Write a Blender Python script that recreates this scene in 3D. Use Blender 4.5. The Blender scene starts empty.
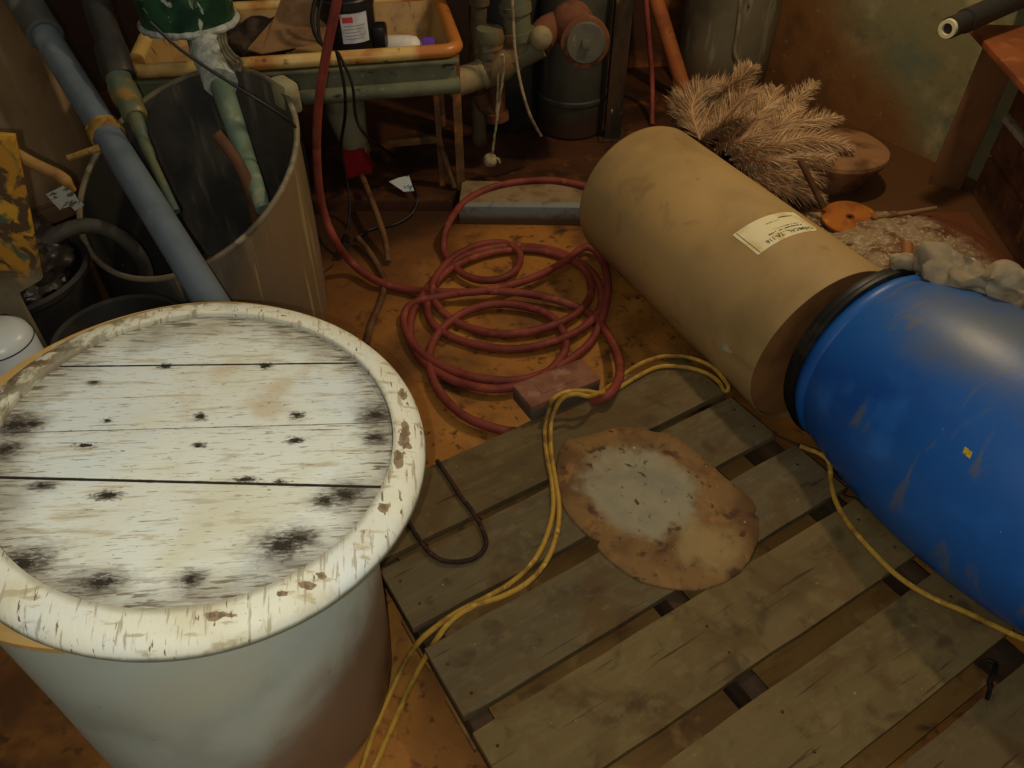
import bpy, bmesh, math, random
from mathutils import Vector, Matrix, noise
random.seed(7)
SC = bpy.context.scene
COL = SC.collection
PI = math.pi
H, PITCH, F = 1.62, math.radians(43.15), 770.0      # lens height, downward tilt, focal length in pixels of the 1024 wide frame
EYE = Vector((0, 0, H))
FWD = Vector((0, math.cos(PITCH), -math.sin(PITCH)))
UP = Vector((0, math.sin(PITCH), math.cos(PITCH)))
def ray(px, py): return FWD + Vector((1, 0, 0))*((px-512)/F) - UP*((py-384)/F)
def G(px, py, z=0.0):                # the point at height z seen there
    d = ray(px, py); return EYE + d*((z-H)/d.z)
def YP(px, py, y):                   # the point at forward distance y seen there
    d = ray(px, py); return EYE + d*(y/d.y)
def DP(px, py, dep): return EYE + ray(px, py)*dep
def HIT(px, py, c, n):
    d = ray(px, py); return EYE + d*((c-EYE).dot(n)/d.dot(n))

# ------------------------------------------------------------------ materials
def lin(c):
    c /= 255.0
    return c/12.92 if c <= .04045 else ((c+.055)/1.055)**2.4
def col(t): return (lin(t[0]), lin(t[1]), lin(t[2]), 1)
def mat(name, base, layers=(), rough=.75, metal=0.0, bump=None, spec=.35, coat=0.0, trans=0.0, ior=1.45, alpha=1.0):
    m = bpy.data.materials.new(name); m.use_nodes = True
    nt = m.node_tree; N = nt.nodes; K = nt.links; N.clear()
    out = N.new('ShaderNodeOutputMaterial'); b = N.new('ShaderNodeBsdfPrincipled')
    K.new(b.outputs[0], out.inputs[0])
    b.inputs['Roughness'].default_value = rough; b.inputs['Metallic'].default_value = metal
    b.inputs['Specular IOR Level'].default_value = spec; b.inputs['Coat Weight'].default_value = coat
    b.inputs['Transmission Weight'].default_value = trans; b.inputs['IOR'].default_value = ior
    b.inputs['Alpha'].default_value = alpha
    tc = N.new('ShaderNodeTexCoord'); co = tc.outputs['Object']
    def math_(op, a, c=None, clamp=False):
        n = N.new('ShaderNodeMath'); n.operation = op; n.use_clamp = clamp
        for i, v in enumerate((a, c)):
            if v is None: continue
            if isinstance(v, (int, float)): n.inputs[i].default_value = v
            else: K.new(v, n.inputs[i])
        return n.outputs[0]
    def noise_(s, d=4.0, w=0.0, off=0.0, r=.55):
        mp = N.new('ShaderNodeMapping'); K.new(co, mp.inputs[0])
        if isinstance(s, (int, float)): s = (s, s, s)
        mp.inputs['Scale'].default_value = s; mp.inputs['Location'].default_value = (off, off*1.7, off*.6)
        n = N.new('ShaderNodeTexNoise'); K.new(mp.outputs[0], n.inputs['Vector'])
        n.inputs['Scale'].default_value = 1.0; n.inputs['Detail'].default_value = d
        n.inputs['Distortion'].default_value = w; n.inputs['Roughness'].default_value = r
        return n.outputs['Fac']
    def rng(v, a, c):
        n = N.new('ShaderNodeMapRange'); n.interpolation_type = 'SMOOTHSTEP'
        K.new(v, n.inputs['Value']); n.inputs['From Min'].default_value = a; n.inputs['From Max'].default_value = c
        return n.outputs['Result']
    def dot(vec):
        n = N.new('ShaderNodeVectorMath'); n.operation = 'DOT_PRODUCT'; K.new(co, n.inputs[0]); n.inputs[1].default_value = vec
        return n.outputs['Value']
    cur = None
    masks = []
    for i, L in enumerate(layers):
        fac = None
        if 's' in L:
            fac = rng(noise_(L['s'], L.get('d', 4), L.get('w', 0), L.get('o', i*3.3)), L['lo'], L['hi'])
        def mul(f, g): return g if f is None else math_('MULTIPLY', f, g)
        for key in ('g', 'g2'):
            if key in L:
                vec, a, c, amp, ns = L[key]
                v = math_('ADD', dot(vec), math_('MULTIPLY', math_('SUBTRACT', noise_(ns, 5, .3, i*2.1+5), .5), amp))
                fac = mul(fac, rng(v, a, c))
        if 'r' in L:
            cx_, cy_, a, c, amp, ns = L['r']
            n = N.new('ShaderNodeVectorMath'); n.operation = 'MULTIPLY_ADD'; K.new(co, n.inputs[0])
            n.inputs[1].default_value = (1, 1, 0); n.inputs[2].default_value = (-cx_, -cy_, 0)
            l = N.new('ShaderNodeVectorMath'); l.operation = 'LENGTH'; K.new(n.outputs[0], l.inputs[0])
            v = math_('ADD', l.outputs['Value'], math_('MULTIPLY', math_('SUBTRACT', noise_(ns, 5, .3, i*2.1+9), .5), amp))
            fac = mul(fac, rng(v, a, c))
        if 'spots' in L:
            acc = None
            wob = math_('MULTIPLY', math_('SUBTRACT', noise_(L.get('sn', 60), 4, .5, 4.4), .5), L.get('amp', 1.4))
            for (x, y, rx, ry) in L['spots']:
                mp = N.new('ShaderNodeMapping'); K.new(co, mp.inputs[0]); mp.inputs['Scale'].default_value = (1/rx, 1/ry, 0)
                mp.inputs['Location'].default_value = (-x/rx, -y/ry, 0)
                l = N.new('ShaderNodeVectorMath'); l.operation = 'LENGTH'; K.new(mp.outputs[0], l.inputs[0])
                acc = l.outputs['Value'] if acc is None else math_('MINIMUM', acc, l.outputs['Value'])
            fac = mul(fac, rng(math_('ADD', acc, wob), L.get('out', 1.1), L.get('inn', .5)))
        if 'k' in L: fac = math_('MULTIPLY', fac, L['k'], True)
        mx = N.new('ShaderNodeMix'); mx.data_type = 'RGBA'
        K.new(fac, mx.inputs['Factor'])
        if cur is None: mx.inputs['A'].default_value = col(base)
        else: K.new(cur, mx.inputs['A'])
        mx.inputs['B'].default_value = col(L['c']); cur = mx.outputs['Result']
    if cur is None: b.inputs['Base Color'].default_value = col(base)
    else: K.new(cur, b.inputs['Base Color'])
    if bump:
        s, st = bump[0], bump[1]
        bp = N.new('ShaderNodeBump'); bp.inputs['Strength'].default_value = st; bp.inputs['Distance'].default_value = bump[2] if len(bump) > 2 else .004
        K.new(noise_(s, 6, .2, 1.9), bp.inputs['Height']); K.new(bp.outputs[0], b.inputs['Normal'])
    return m

# ------------------------------------------------------------------ mesh building
def spline(pts, n=6, closed=False):
    P = [Vector(p) for p in pts]; out = []
    m = len(P)
    for i in range(m if closed else m-1):
        if closed: a, b, c, d = P[(i-1) % m], P[i], P[(i+1) % m], P[(i+2) % m]
        else: a, b, c, d = P[max(i-1, 0)], P[i], P[i+1], P[min(i+2, m-1)]
        for k in range(n):
            t = k/n
            out.append(.5*((2*b)+(c-a)*t+(2*a-5*b+4*c-d)*t*t+(3*b-a-3*c+d)*t**3))
    if not closed: out.append(P[-1])
    return out
class MB:
    def __init__(s): s.bm = bmesh.new()
    def box(s, c, size, M=None, bevel=0.0, taper=None):
        x, y, z = size[0]/2, size[1]/2, size[2]/2
        r = bmesh.ops.create_cube(s.bm, size=1); vs = r['verts']
        for v in vs:
            k = 1.0
            if taper and v.co.z < 0: k = taper
            v.co = Vector((v.co.x*2*x*k, v.co.y*2*y*k, v.co.z*2*z))
        if bevel:
            es = {e for v in vs for e in v.link_edges}
            q = bmesh.ops.bevel(s.bm, geom=list(es), offset=bevel, segments=2, affect='EDGES', profile=.6)
            vs = list({v for f in q['faces'] for v in f.verts} | {v for v in vs if v.is_valid})
            seen = set(vs); st = list(vs)
            while st:
                v = st.pop()
                for e in v.link_edges:
                    o = e.other_vert(v)
                    if o not in seen: seen.add(o); st.append(o)
            vs = list(seen)
        c = Vector(c)
        for v in vs: v.co = (M @ v.co if M else v.co) + c
        return s
    def tube(s, pts, r, seg=10, closed=False, cap=True, flat=1.0, upv=None):
        P = [Vector(p) for p in pts]; n = len(P)
        R = r if isinstance(r, (list, tuple)) else [r]*n
        T = []
        for i in range(n):
            a = P[(i-1) % n] if closed else P[max(i-1, 0)]; b = P[(i+1) % n] if closed else P[min(i+1, n-1)]
            t = (b-a); T.append(t.normalized() if t.length > 1e-9 else Vector((0, 0, 1)))
        u = upv or Vector((0, 0, 1))
        if abs(T[0].dot(u)) > .95: u = Vector((1, 0, 0))
        N = (u - T[0]*u.dot(T[0])).normalized(); rings = []
        for i in range(n):
            N = (N - T[i]*N.dot(T[i]))
            N = N.normalized() if N.length > 1e-6 else T[i].orthogonal().normalized()
            B = T[i].cross(N)
            rings.append([s.bm.verts.new(P[i]+(N*math.cos(a)*flat+B*math.sin(a))*R[i]) for a in [2*PI*k/seg for k in range(seg)]])
        for i in range(n if closed else n-1):
            a, b = rings[i], rings[(i+1) % n]
            for k in range(seg):
                s.bm.faces.new((a[k], a[(k+1) % seg], b[(k+1) % seg], b[k]))
        if cap and not closed:
            s.bm.faces.new(rings[0][::-1]); s.bm.faces.new(rings[-1])
        return s
    def lathe(s, prof, seg=64, M=None, closed=False, a0=0, a1=2*PI, fn=None):
        full = abs(a1-a0-2*PI) < 1e-6
        na = seg if full else seg+1
        rings = []
        for (r, z) in prof:
            if r < 1e-6:
                rings.append([s.bm.verts.new(Vector((0, 0, z)))])
            else:
                rg = []
                for k in range(na):
                    a = a0+(a1-a0)*k/seg; p = Vector((r*math.cos(a), r*math.sin(a), z))
                    if fn: p = fn(p, a)
                    rg.append(s.bm.verts.new(p))
                rings.append(rg)
        prs = list(zip(rings, rings[1:])) + ([(rings[-1], rings[0])] if closed else [])
        for a, b in prs:
            for k in range(seg):
                k2 = (k+1) % na
                if len(a) == 1 and len(b) == 1: continue
                if len(a) == 1: s.bm.faces.new((a[0], b[k2], b[k]))
                elif len(b) == 1: s.bm.faces.new((a[k], a[k2], b[0]))
                else: s.bm.faces.new((a[k], a[k2], b[k2], b[k]))
        if M:
            for rg in rings:
                for v in rg: v.co = M @ v.co
        return s
    def prism(s, poly, h, M=None, bevel=0.0):       # polygon in xy, thickness h in +z
        lo = [s.bm.verts.new(Vector((p[0], p[1], p[2] if len(p) > 2 else 0))) for p in poly]
        hi = [s.bm.verts.new(v.co+Vector((0, 0, h))) for v in lo]; n = len(lo)
        s.bm.faces.new(lo[::-1]); top = s.bm.faces.new(hi)
        for i in range(n): s.bm.faces.new((lo[i], lo[(i+1) % n], hi[(i+1) % n], hi[i]))
        vs = lo+hi
        if bevel:
            q = bmesh.ops.bevel(s.bm, geom=list(top.edges), offset=bevel, segments=2, affect='EDGES', profile=.6)
            vs = [v for v in lo if v.is_valid]; seen = set(vs); st = list(vs)
            while st:
                v = st.pop()
                for e in v.link_edges:
                    o = e.other_vert(v)
                    if o not in seen: seen.add(o); st.append(o)
            vs = list(seen)
        if M:
            for v in vs: v.co = M @ v.co
        return s
    def face(s, pts): s.bm.faces.new([s.bm.verts.new(Vector(p)) for p in pts]); return s
    def wob(s, amp, sc, seed=0.0):
        for v in s.bm.verts: v.co += noise.noise_vector(v.co*sc+Vector((seed, seed*2, 0)))*amp
        return s
XF = {}
def link(name, mb, m, parent=None, local=False, sharp=38, smooth=True):
    bmesh.ops.recalc_face_normals(mb.bm, faces=mb.bm.faces)
    if parent is not None and not local:
        mb.bm.transform(XF[parent.name].inverted())
    me = bpy.data.meshes.new(name); mb.bm.to_mesh(me); mb.bm.free()
    if smooth:
        me.polygons.foreach_set('use_smooth', [True]*len(me.polygons)); me.set_sharp_from_angle(angle=math.radians(sharp))
    me.materials.append(m)
    o = bpy.data.objects.new(name, me); COL.objects.link(o)
    if parent is not None:
        o.parent = parent; XF[o.name] = XF[parent.name]
    return o
def tag(o, label, cat, group=None, kind=None):
    o['label'] = label; o['category'] = cat
    if group: o['group'] = group
    if kind: o['kind'] = kind
    return o
def thing(name, label, cat, M, group=None):
    if not isinstance(M, Matrix): M = Matrix.Translation(Vector(M))
    o = bpy.data.objects.new(name, None); COL.objects.link(o); o.matrix_world = M; o.empty_display_size = .05
    XF[o.name] = M.copy()
    return tag(o, label, cat, group)
def part(name, mb, m, parent, local=False, label=None, **k):
    o = link(name, mb, m, parent, local, **k)
    if label: o['label'] = label
    return o
def single(name, mb, m, label, cat, group=None, kind=None, **k):
    vs = [v.co for v in mb.bm.verts]
    c = Vector((sum(v.x for v in vs)/len(vs), sum(v.y for v in vs)/len(vs), min(v.z for v in vs)))
    mb.bm.transform(Matrix.Translation(-c))
    o = link(name, mb, m, None, **k); o.location = c
    return tag(o, label, cat, group, kind)
def struct(name, mb, m, **k):
    o = link(name, mb, m, None, **k); o['kind'] = 'structure'; return o
def frame(c, zaxis, xhint):
    z = Vector(zaxis).normalized(); x = Vector(xhint); x = (x - z*x.dot(z)).normalized(); y = z.cross(x)
    M = Matrix((x, y, z)).transposed().to_4x4(); M.translation = Vector(c); return M

# ------------------------------------------------------------------ the room
fl = mat('damp rusty floor', (158, 104, 42), [
    dict(c=(96, 60, 30), s=2.2, lo=.42, hi=.68, w=.6), dict(c=(178, 122, 54), s=3.1, lo=.5, hi=.75, w=.4),
    dict(c=(62, 40, 24), s=7, lo=.55, hi=.75, w=.5), dict(c=(92, 56, 28), s=28, lo=.55, hi=.7),
    dict(c=(108, 66, 34), g=((-1, .6, 0), 1.50, 1.85, .3, 5), k=.8), dict(c=(62, 37, 21), g=((-.5, 1, 0), 2.62, 2.85, .2, 4)),
    dict(c=(92, 60, 34), g=((.5, 1, 0), 2.75, 3.1, .3, 5)), dict(c=(56, 36, 20), g=((-1, -1.2, 0), .05, .35, .3, 5), s=9, lo=.3, hi=.6)], rough=.6, bump=(14, .5, .008), spec=.3)
mb = MB(); mb.face([(-3, -.6, 0), (3.2, -.6, 0), (3.2, 4.6, 0), (-3, 4.6, 0)])
struct('floor', mb, fl)
stp = mat('dark rusty concrete', (74, 44, 26), [dict(c=(46, 28, 18), s=4, lo=.4, hi=.65, w=.5), dict(c=(112, 64, 30), s=6, lo=.56, hi=.75),
    dict(c=(150, 92, 40), s=26, lo=.66, hi=.8)], rough=.5, bump=(18, .4, .006))
mb = MB(); mb.prism([(-3, 2.75), (-.24, 2.75), (-.22, 2.87), (.95, 2.9), (.95, 4.5), (-3, 4.5)], .05, bevel=.008)
struct('trim_1', mb, stp)
WD = Vector((.55, -.835, 0)).normalized(); WB = Vector((1.97, 3.03, 0))
rw = mat('mottled damp wall', (122, 114, 78), [dict(c=(100, 106, 84), s=3, lo=.45, hi=.66, w=.4), dict(c=(158, 144, 104), s=5, lo=.5, hi=.72, w=.3),
    dict(c=(92, 92, 70), s=16, lo=.55, hi=.75, k=.6), dict(c=(126, 84, 44), g=((-1.1, 0, -1), -2.25, -1.95, .36, 2.6)),
    dict(c=(98, 62, 34), s=5, lo=.45, hi=.7, g=((-1.1, 0, -1), -2.1, -1.8, .3, 3)), dict(c=(150, 118, 70), s=30, lo=.64, hi=.74)],
    rough=.85, bump=(16, .5, .008))
a, b = WB-WD*3.2, WB+WD*2.2; nrm = Vector((-WD.y, WD.x, 0)); nrm = -nrm if nrm.x < 0 else nrm
def wall(name, a, b, nr, m, h=2.4, th=.12):
    mb = MB(); mb.prism([a[:2], b[:2], (b+nr*th)[:2], (a+nr*th)[:2]], h); return struct(name, mb, m)
wall('wall_right', a, b, nrm, rw)
bw = mat('rust stained back wall', (132, 78, 38), [dict(c=(66, 38, 22), s=2.5, lo=.42, hi=.65, w=.5), dict(c=(140, 84, 40), s=5, lo=.55, hi=.75),
    dict(c=(50, 34, 24), g=((-1, 0, 0), -.6, .1, .3, 3))], rough=.9, bump=(12, .5, .01))
BWA, BWB = Vector((-3, 3.75, 0)), Vector((1.5, 4.22, 0))
wall('wall_back', BWA, BWB, Vector((0, 1, 0)), bw)
lw = mat('brown plaster wall', (92, 72, 50), [dict(c=(60, 46, 32), s=3, lo=.4, hi=.7, w=.5), dict(c=(120, 100, 74), s=8, lo=.58, hi=.75)], rough=.9, bump=(12, .4))
wall('wall_left', Vector((-2.75, -.6, 0)), Vector((-2.75, 4, 0)), Vector((-1, 0, 0)), lw)

# ------------------------------------------------------------------ pallet
U = Vector((.8507, .5257, 0)); V = Vector((-.5257, .8507, 0))
PM = Matrix((U, V, Vector((0, 0, 1)))).transposed().to_4x4()
pal = thing('wooden_pallet', 'weathered grey-brown wooden pallet lying flat on the floor', 'pallet', PM)
bd = [mat('weathered board %d' % i, c, [dict(c=c2, s=(2.2, 10, 10), lo=.40, hi=.70, w=.5, o=i*7.7), dict(c=c3, s=(6, 60, 60), lo=.48, hi=.76, o=i*5.1, k=.45),
      dict(c=(92, 68, 38), s=6, lo=.46, hi=.68, w=.8, o=i*3.7, k=.75), dict(c=(66, 52, 34), s=13, lo=.54, hi=.74, w=.5, o=i*4.1, k=.7), dict(c=c3, s=(26, 34, 30), lo=.52, hi=.72, o=i*9.1, k=.5, d=8), dict(c=(54, 38, 26), s=(5, 110, 40), lo=.64, hi=.72, o=i*2.2, k=.7),
      dict(c=(150, 140, 110), s=60, lo=.70, hi=.77, o=i*1.3)], rough=.8, bump=((12, 70, 60), .4, .003), spec=.25)
      for i, (c, c2, c3) in enumerate([((100, 84, 54), (86, 71, 45), (116, 98, 66)), ((100, 87, 60), (88, 75, 51), (118, 104, 76)), ((112, 94, 58), (96, 80, 48), (126, 108, 68))])]
lowb = mat('brown bottom board', (134, 98, 48), [dict(c=(110, 76, 38), s=(3, 14, 14), lo=.42, hi=.66, w=.4), dict(c=(80, 54, 28), s=9, lo=.55, hi=.72, w=.5), dict(c=(150, 116, 62), s=12, lo=.55, hi=.72)], rough=.75, bump=((9, 90, 60), .3, .003))
boards = [(1.018, 1.21, .262, 1.335, 0), (.825, .993, .262, 1.335, 1), (.602, .772, .262, 1.352, 1), (.384, .567, .262, 1.345, 2), (.154, .33, .27, 1.352, 2), (-.085, .095, .262, 1.34, 0), (-.30, -.125, .262, 1.34, 1)]
for i, (v0, v1, u0, u1, k) in enumerate(boards):
    mb = MB(); du = (u1-u0)
    for_seg = 14
    prev = None
    pl = []
    for j in range(for_seg+1): pl.append((u0+du*j/for_seg, v0+random.uniform(-.0018, .0018)))
    for j in range(for_seg+1): pl.append((u1-du*j/for_seg, v1+random.uniform(-.0018, .0018)))
    mb.prism([(p[0], p[1], .1) for p in pl], .02, bevel=.002)
    bo = part('board', mb, bd[k], pal, local=True)
    nm = None
dk = mat('dark pallet bearer', (70, 52, 32), [dict(c=(44, 32, 20), s=(14, 3, 14), lo=.4, hi=.65), dict(c=(104, 82, 50), s=9, lo=.58, hi=.75)], rough=.85, bump=((60, 6, 60), .4))
for u0, u1 in ((.27, .315), (.775, .82), (1.285, 1.33)):
    mb = MB(); mb.box(((u0+u1)/2, .455, .0615), (u1-u0, 1.5, .077), bevel=.003); part('bearer', mb, dk, pal, local=True)
for v0, v1 in ((1.0, 1.13), (.775, .915), (.575, .70), (.345, .49), (.115, .26), (-.13, .02)):
    mb = MB(); mb.box((.8, (v0+v1)/2, .0115), (1.07, v1-v0, .021), bevel=.003); part('bottom_board', mb, lowb, pal, local=True)
nailm = mat('rusty nail', (60, 36, 22), [dict(c=(110, 66, 36), s=200, lo=.4, hi=.6)], rough=.7, metal=.4)
for (v0, v1, u0, u1, k) in boards[:6]:
    for uu in (.292, .797, 1.308):
        for q in (.25, .7):
            mb = MB(); mb.lathe([(0, .1212), (.0035, .121), (.004, .1199)], 8, Matrix.Translation((uu+random.uniform(-.01, .01), v0+(v1-v0)*q+random.uniform(-.012, .012), 0)))
            part('nail', mb, nailm, pal, local=True)

# ------------------------------------------------------------------ white tub and its lid
tub = thing('ceramic_tub', 'big pale grey glazed tub standing under the white wooden lid', 'tub', (-.56, .79, 0))
tm = mat('pale glazed tub', (182, 192, 182), [dict(c=(162, 170, 158), s=5, lo=.45, hi=.7), dict(c=(186, 188, 168), s=3, lo=.5, hi=.7),
    dict(c=(118, 84, 54), k=.9, g=((.7, -.1, -.7), -.11, .03, .14, 8)), dict(c=(62, 36, 22), g=((.9, .1, -.30), .20, .27, .1, 6)),
    dict(c=(60, 60, 52), s=(18, 18, 26), lo=.70, hi=.76), dict(c=(84, 76, 58), s=9, lo=.66, hi=.74, g=((0, 0, -1), -.62, -.35, .2, 6))], rough=.38, spec=.5, bump=(20, .08))
def tubfn(p, a):
    k = max(0, min(1, p.z/.66)); return p+Vector((-.03*k, .07*k, 0))
mb = MB(); mb.lathe([(0, .006), (.285, .0), (.297, .012), (.303, .10), (.316, .35), (.332, .60), (.336, .64), (.318, .645), (.305, .6), (.28, .1), (.0, .05)], 96, fn=tubfn)
part('body', mb, tm, tub, local=True)
cm = mat('cream rim paint', (206, 168, 104), [dict(c=(180, 134, 72), s=8, lo=.45, hi=.7), dict(c=(214, 196, 150), s=16, lo=.55, hi=.7)], rough=.5, bump=(30, .15))
rc = Vector((-.595+.56, .893-.79, 0))
mb = MB(); mb.lathe([(.30, .622), (.368, .625), (.380, .636), (.382, .652), (.374, .664), (.32, .664), (.305, .66)], 96, Matrix.Translation(rc), closed=True)
part('rim', mb, cm, tub, local=True, label='cream yellow flared rim')
LN = Vector((.13, -.0235, 1)).normalized(); LC = Vector((-.484, .812, .722))
LM = frame(LC, LN, (.988, .154, 0))
lid = thing('plank_cover', 'round white-painted plank lid with flaking paint lying on the pale tub', 'lid', LM)
LI = LM.inverted()
def lk(px, py):
    p = LI @ HIT(px, py, LC+LN*.018, LN); return p.x, p.y
kn = []
for px, py, rx, ry in [(165, 366, .016, .008), (265, 366, .014, .010), (85, 446, .018, .007), (107, 495, .026, .010), (200, 416, .012, .010), (198, 446, .012, .008), (297, 415, .014, .010), (295, 441, .020, .008),
    (42, 485, .016, .006), (107, 420, .010, .006), (94, 382, .007, .004), (246, 480, .022, .007), (280, 482, .010, .006), (345, 494, .022, .016), (375, 438, .018, .010), (376, 415, .022, .016), (15, 425, .030, .018), (30, 424, .018, .010), (22, 563, .030, .018), (190, 579, .014, .010), (100, 582, .026, .012),
    (282, 545, .028, .018), (297, 538, .024, .014), (325, 500, .016, .010), (5, 450, .02, .012)]:
    x, y = lk(px, py); kn.append((x, y, rx, ry))
edge = [(x, y, rx*1.7, ry*1.9) for (x, y, rx, ry) in kn if math.hypot(x, y) > .215]
SEAM = [(.170, .0, 1.0), (.026, .0, .8), (-.082, -.0877, 1.0)]
pm = mat('flaking white paint', (232, 236, 224), [
    dict(c=(222, 220, 194), s=5, lo=.45, hi=.68, w=.5), dict(c=(224, 232, 228), s=4, lo=.5, hi=.68, o=9), dict(c=(206, 188, 150), s=7, lo=.60, hi=.76, o=19, k=.7),
    dict(c=(204, 196, 170), s=(10, 80, 20), lo=.54, hi=.68, w=.6, o=3), dict(c=(150, 140, 116), s=(44, 420, 30), lo=.62, hi=.67, o=5, k=.8), dict(c=(128, 118, 96), s=(14, 300, 30), lo=.655, hi=.69, o=15, k=.9), dict(c=(110, 98, 78), s=(70, 170, 60), lo=.69, hi=.72, o=25),
    dict(c=(150, 143, 124), r=(0, 0, .225, .30, .15, 8), k=.85), dict(c=(206, 202, 184), s=(26, 220, 30), lo=.52, hi=.58, o=31, r=(0, 0, .23, .29, .1, 9), k=.8), dict(c=(112, 100, 82), s=(24, 200, 30), lo=.54, hi=.60, o=2, r=(0, 0, .21, .30, .12, 9)),
    dict(c=(124, 118, 104), spots=edge, amp=1.9, out=1.5, inn=.1, k=.7, sn=(40, 90, 60)), dict(c=(76, 71, 62), s=(60, 240, 30), lo=.44, hi=.56, spots=edge, amp=1.8, out=1.1, inn=.2, k=.9, sn=(70, 150, 60)),
    dict(c=(90, 82, 70), s=(90, 260, 90), lo=.36, hi=.52, spots=kn, amp=2.4, sn=(110, 240, 90), out=1.25, inn=.5, k=.9), dict(c=(54, 47, 40), spots=kn, amp=1.8, sn=(130, 260, 90), out=.60, inn=.35),
    ]+[dict(c=(58, 50, 40), g=((-sl, 1, 0), y0-.0022*w, y0-.0012*w, .0016, 60), g2=((sl, -1, 0), -y0-.0022*w, -y0-.0012*w, .0016, 60)) for y0, sl, w in SEAM], rough=.7, bump=((30, 320, 60), .5, .0016), spec=.3)
RI = .2935; RCY = .003
def clip(poly, y0, sl, keep):          # keep the side above (+1) or below (-1) the seam y = y0 + sl*x
    out = []
    f = lambda p: keep*(p[1]-y0-sl*p[0])
    for a, b in zip(poly, poly[1:]+poly[:1]):
        if f(a) >= 0: out.append(a)
        if f(a)*f(b) < 0:
            t = f(a)/(f(a)-f(b)); out.append((a[0]+(b[0]-a[0])*t, a[1]+(b[1]-a[1])*t))
    return out
for i in range(4):
    poly = [((RI-.0008)*math.cos(2*PI*k/256), RCY+(RI-.0008)*math.sin(2*PI*k/256)) for k in range(256)]
    if i > 0: poly = clip(poly, SEAM[i-1][0]-.0006, SEAM[i-1][1], -1)
    if i < 3: poly = clip(poly, SEAM[i][0]+.0006, SEAM[i][1], 1)
    mb = MB(); mb.prism([(p[0], p[1], -.012+i*.0005*(-1)**i) for p in poly], .030, bevel=.0010)
    part('plank', mb, pm, lid, local=True)
pk = [(x, y, rx, ry) for (x, y, rx, ry) in [(*lk(404, 440), .010, .034), (*lk(402, 395), .006, .016), (*lk(383, 510), .008, .008), (*lk(308, 588), .014, .006), (*lk(282, 596), .010, .006), (*lk(322, 578), .008, .006), (*lk(222, 618), .022, .006), (*lk(398, 462), .008, .02), (*lk(35, 365), .03, .012), (*lk(60, 352), .03, .008), (*lk(12, 385), .012, .03)]]
rm = mat('cracked cream white paint', (234, 232, 210), [dict(c=(216, 208, 172), s=7, lo=.45, hi=.68), dict(c=(228, 234, 230), s=5, lo=.5, hi=.7, o=4),
    dict(c=(196, 184, 150), s=(24, 70, 30), lo=.56, hi=.68), dict(c=(176, 164, 136), s=(150, 20, 20), lo=.57, hi=.66, k=.8), dict(c=(128, 116, 92), s=(170, 30, 30), lo=.645, hi=.68), dict(c=(204, 184, 142), s=12, lo=.60, hi=.76, w=.5, k=.7), dict(c=(116, 102, 80), s=(70, 36, 40), lo=.675, hi=.70, w=.5),
    dict(c=(150, 128, 98), spots=pk, amp=2.8, sn=(60, 60, 60), out=.95, inn=.85), dict(c=(112, 96, 74), spots=pk, amp=3.4, sn=(110, 70, 60), out=.55, inn=.45, k=.8),
    dict(c=(132, 122, 98), s=(30, 20, 20), lo=.45, hi=.6, g=((-1, .75, 0), .20, .30, .1, 9), k=.85), dict(c=(118, 120, 102), g=((0, 0, -1), -.006, .004, .008, 30)), dict(c=(150, 142, 118), r=(0, 0, .303, .293, .006, 30), k=.6)], rough=.6, bump=((160, 40, 40), .3, .0018), spec=.35)
mb = MB(); mb.lathe([(RI+.0006, -.012), (RI+.0006, .022), (.294, .0255), (.298, .0265), (.312, .025), (.328, .0215), (.339, .016), (.345, .008), (.348, -.004), (.345, -.012), (.336, -.015)], 128, closed=True, fn=lambda p, a: p+Vector((0, RCY*max(0, min(1, (.33-math.hypot(p.x, p.y))/.035)), 0)))
part('rim', mb, rm, lid, local=True, label='raised painted ring around the planks')
bt = mat('lid batten', (170, 160, 130), [dict(c=(110, 96, 74), s=8, lo=.45, hi=.65)], rough=.8)
mb = MB(); mb.box((-.02, 0, -.0265), (.09, .46, .026), bevel=.003); part('batten', mb, bt, lid, local=True)

# ------------------------------------------------------------------ fibre drum
ax = Vector((math.cos(math.radians(115.5)), math.sin(math.radians(115.5)), 0)); DC = Vector((.869, 1.577, .2482))+ax*.03; DR = .248; DL = .945
DM = frame(DC, ax, (0, 0, 1))       # local z runs to the far end, local x is up
drum = thing('fibre_drum', 'tan fibreboard drum lying on its side beside the hose coil', 'drum', DM)
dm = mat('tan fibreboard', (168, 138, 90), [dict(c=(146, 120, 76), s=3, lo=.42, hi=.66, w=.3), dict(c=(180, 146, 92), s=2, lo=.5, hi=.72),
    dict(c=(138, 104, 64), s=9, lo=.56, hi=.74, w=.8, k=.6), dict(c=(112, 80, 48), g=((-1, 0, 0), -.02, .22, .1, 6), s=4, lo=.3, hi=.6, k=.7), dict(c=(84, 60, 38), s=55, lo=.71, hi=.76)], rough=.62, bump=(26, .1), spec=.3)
mb = MB(); mb.lathe([(DR-.005, .016), (DR-.005, .0), (DR-.001, -.001), (DR, .003), (DR, .06), (DR, DL*.5), (DR, DL-.02), (DR-.004, DL-.008), (DR-.014, DL-.001), (DR-.03, DL), (0, DL)], 128)
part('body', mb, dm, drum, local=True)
em = mat('brown drum end', (146, 100, 56), [dict(c=(112, 74, 42), s=5, lo=.42, hi=.7), dict(c=(168, 124, 72), s=3, lo=.55, hi=.75)], rough=.7)
mb = MB(); mb.lathe([(0, .014), (DR-.006, .014), (DR-.006, .024), (0, .024)], 96); part('end_panel', mb, em, drum, local=True, label='plain brown end disc')
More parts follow.
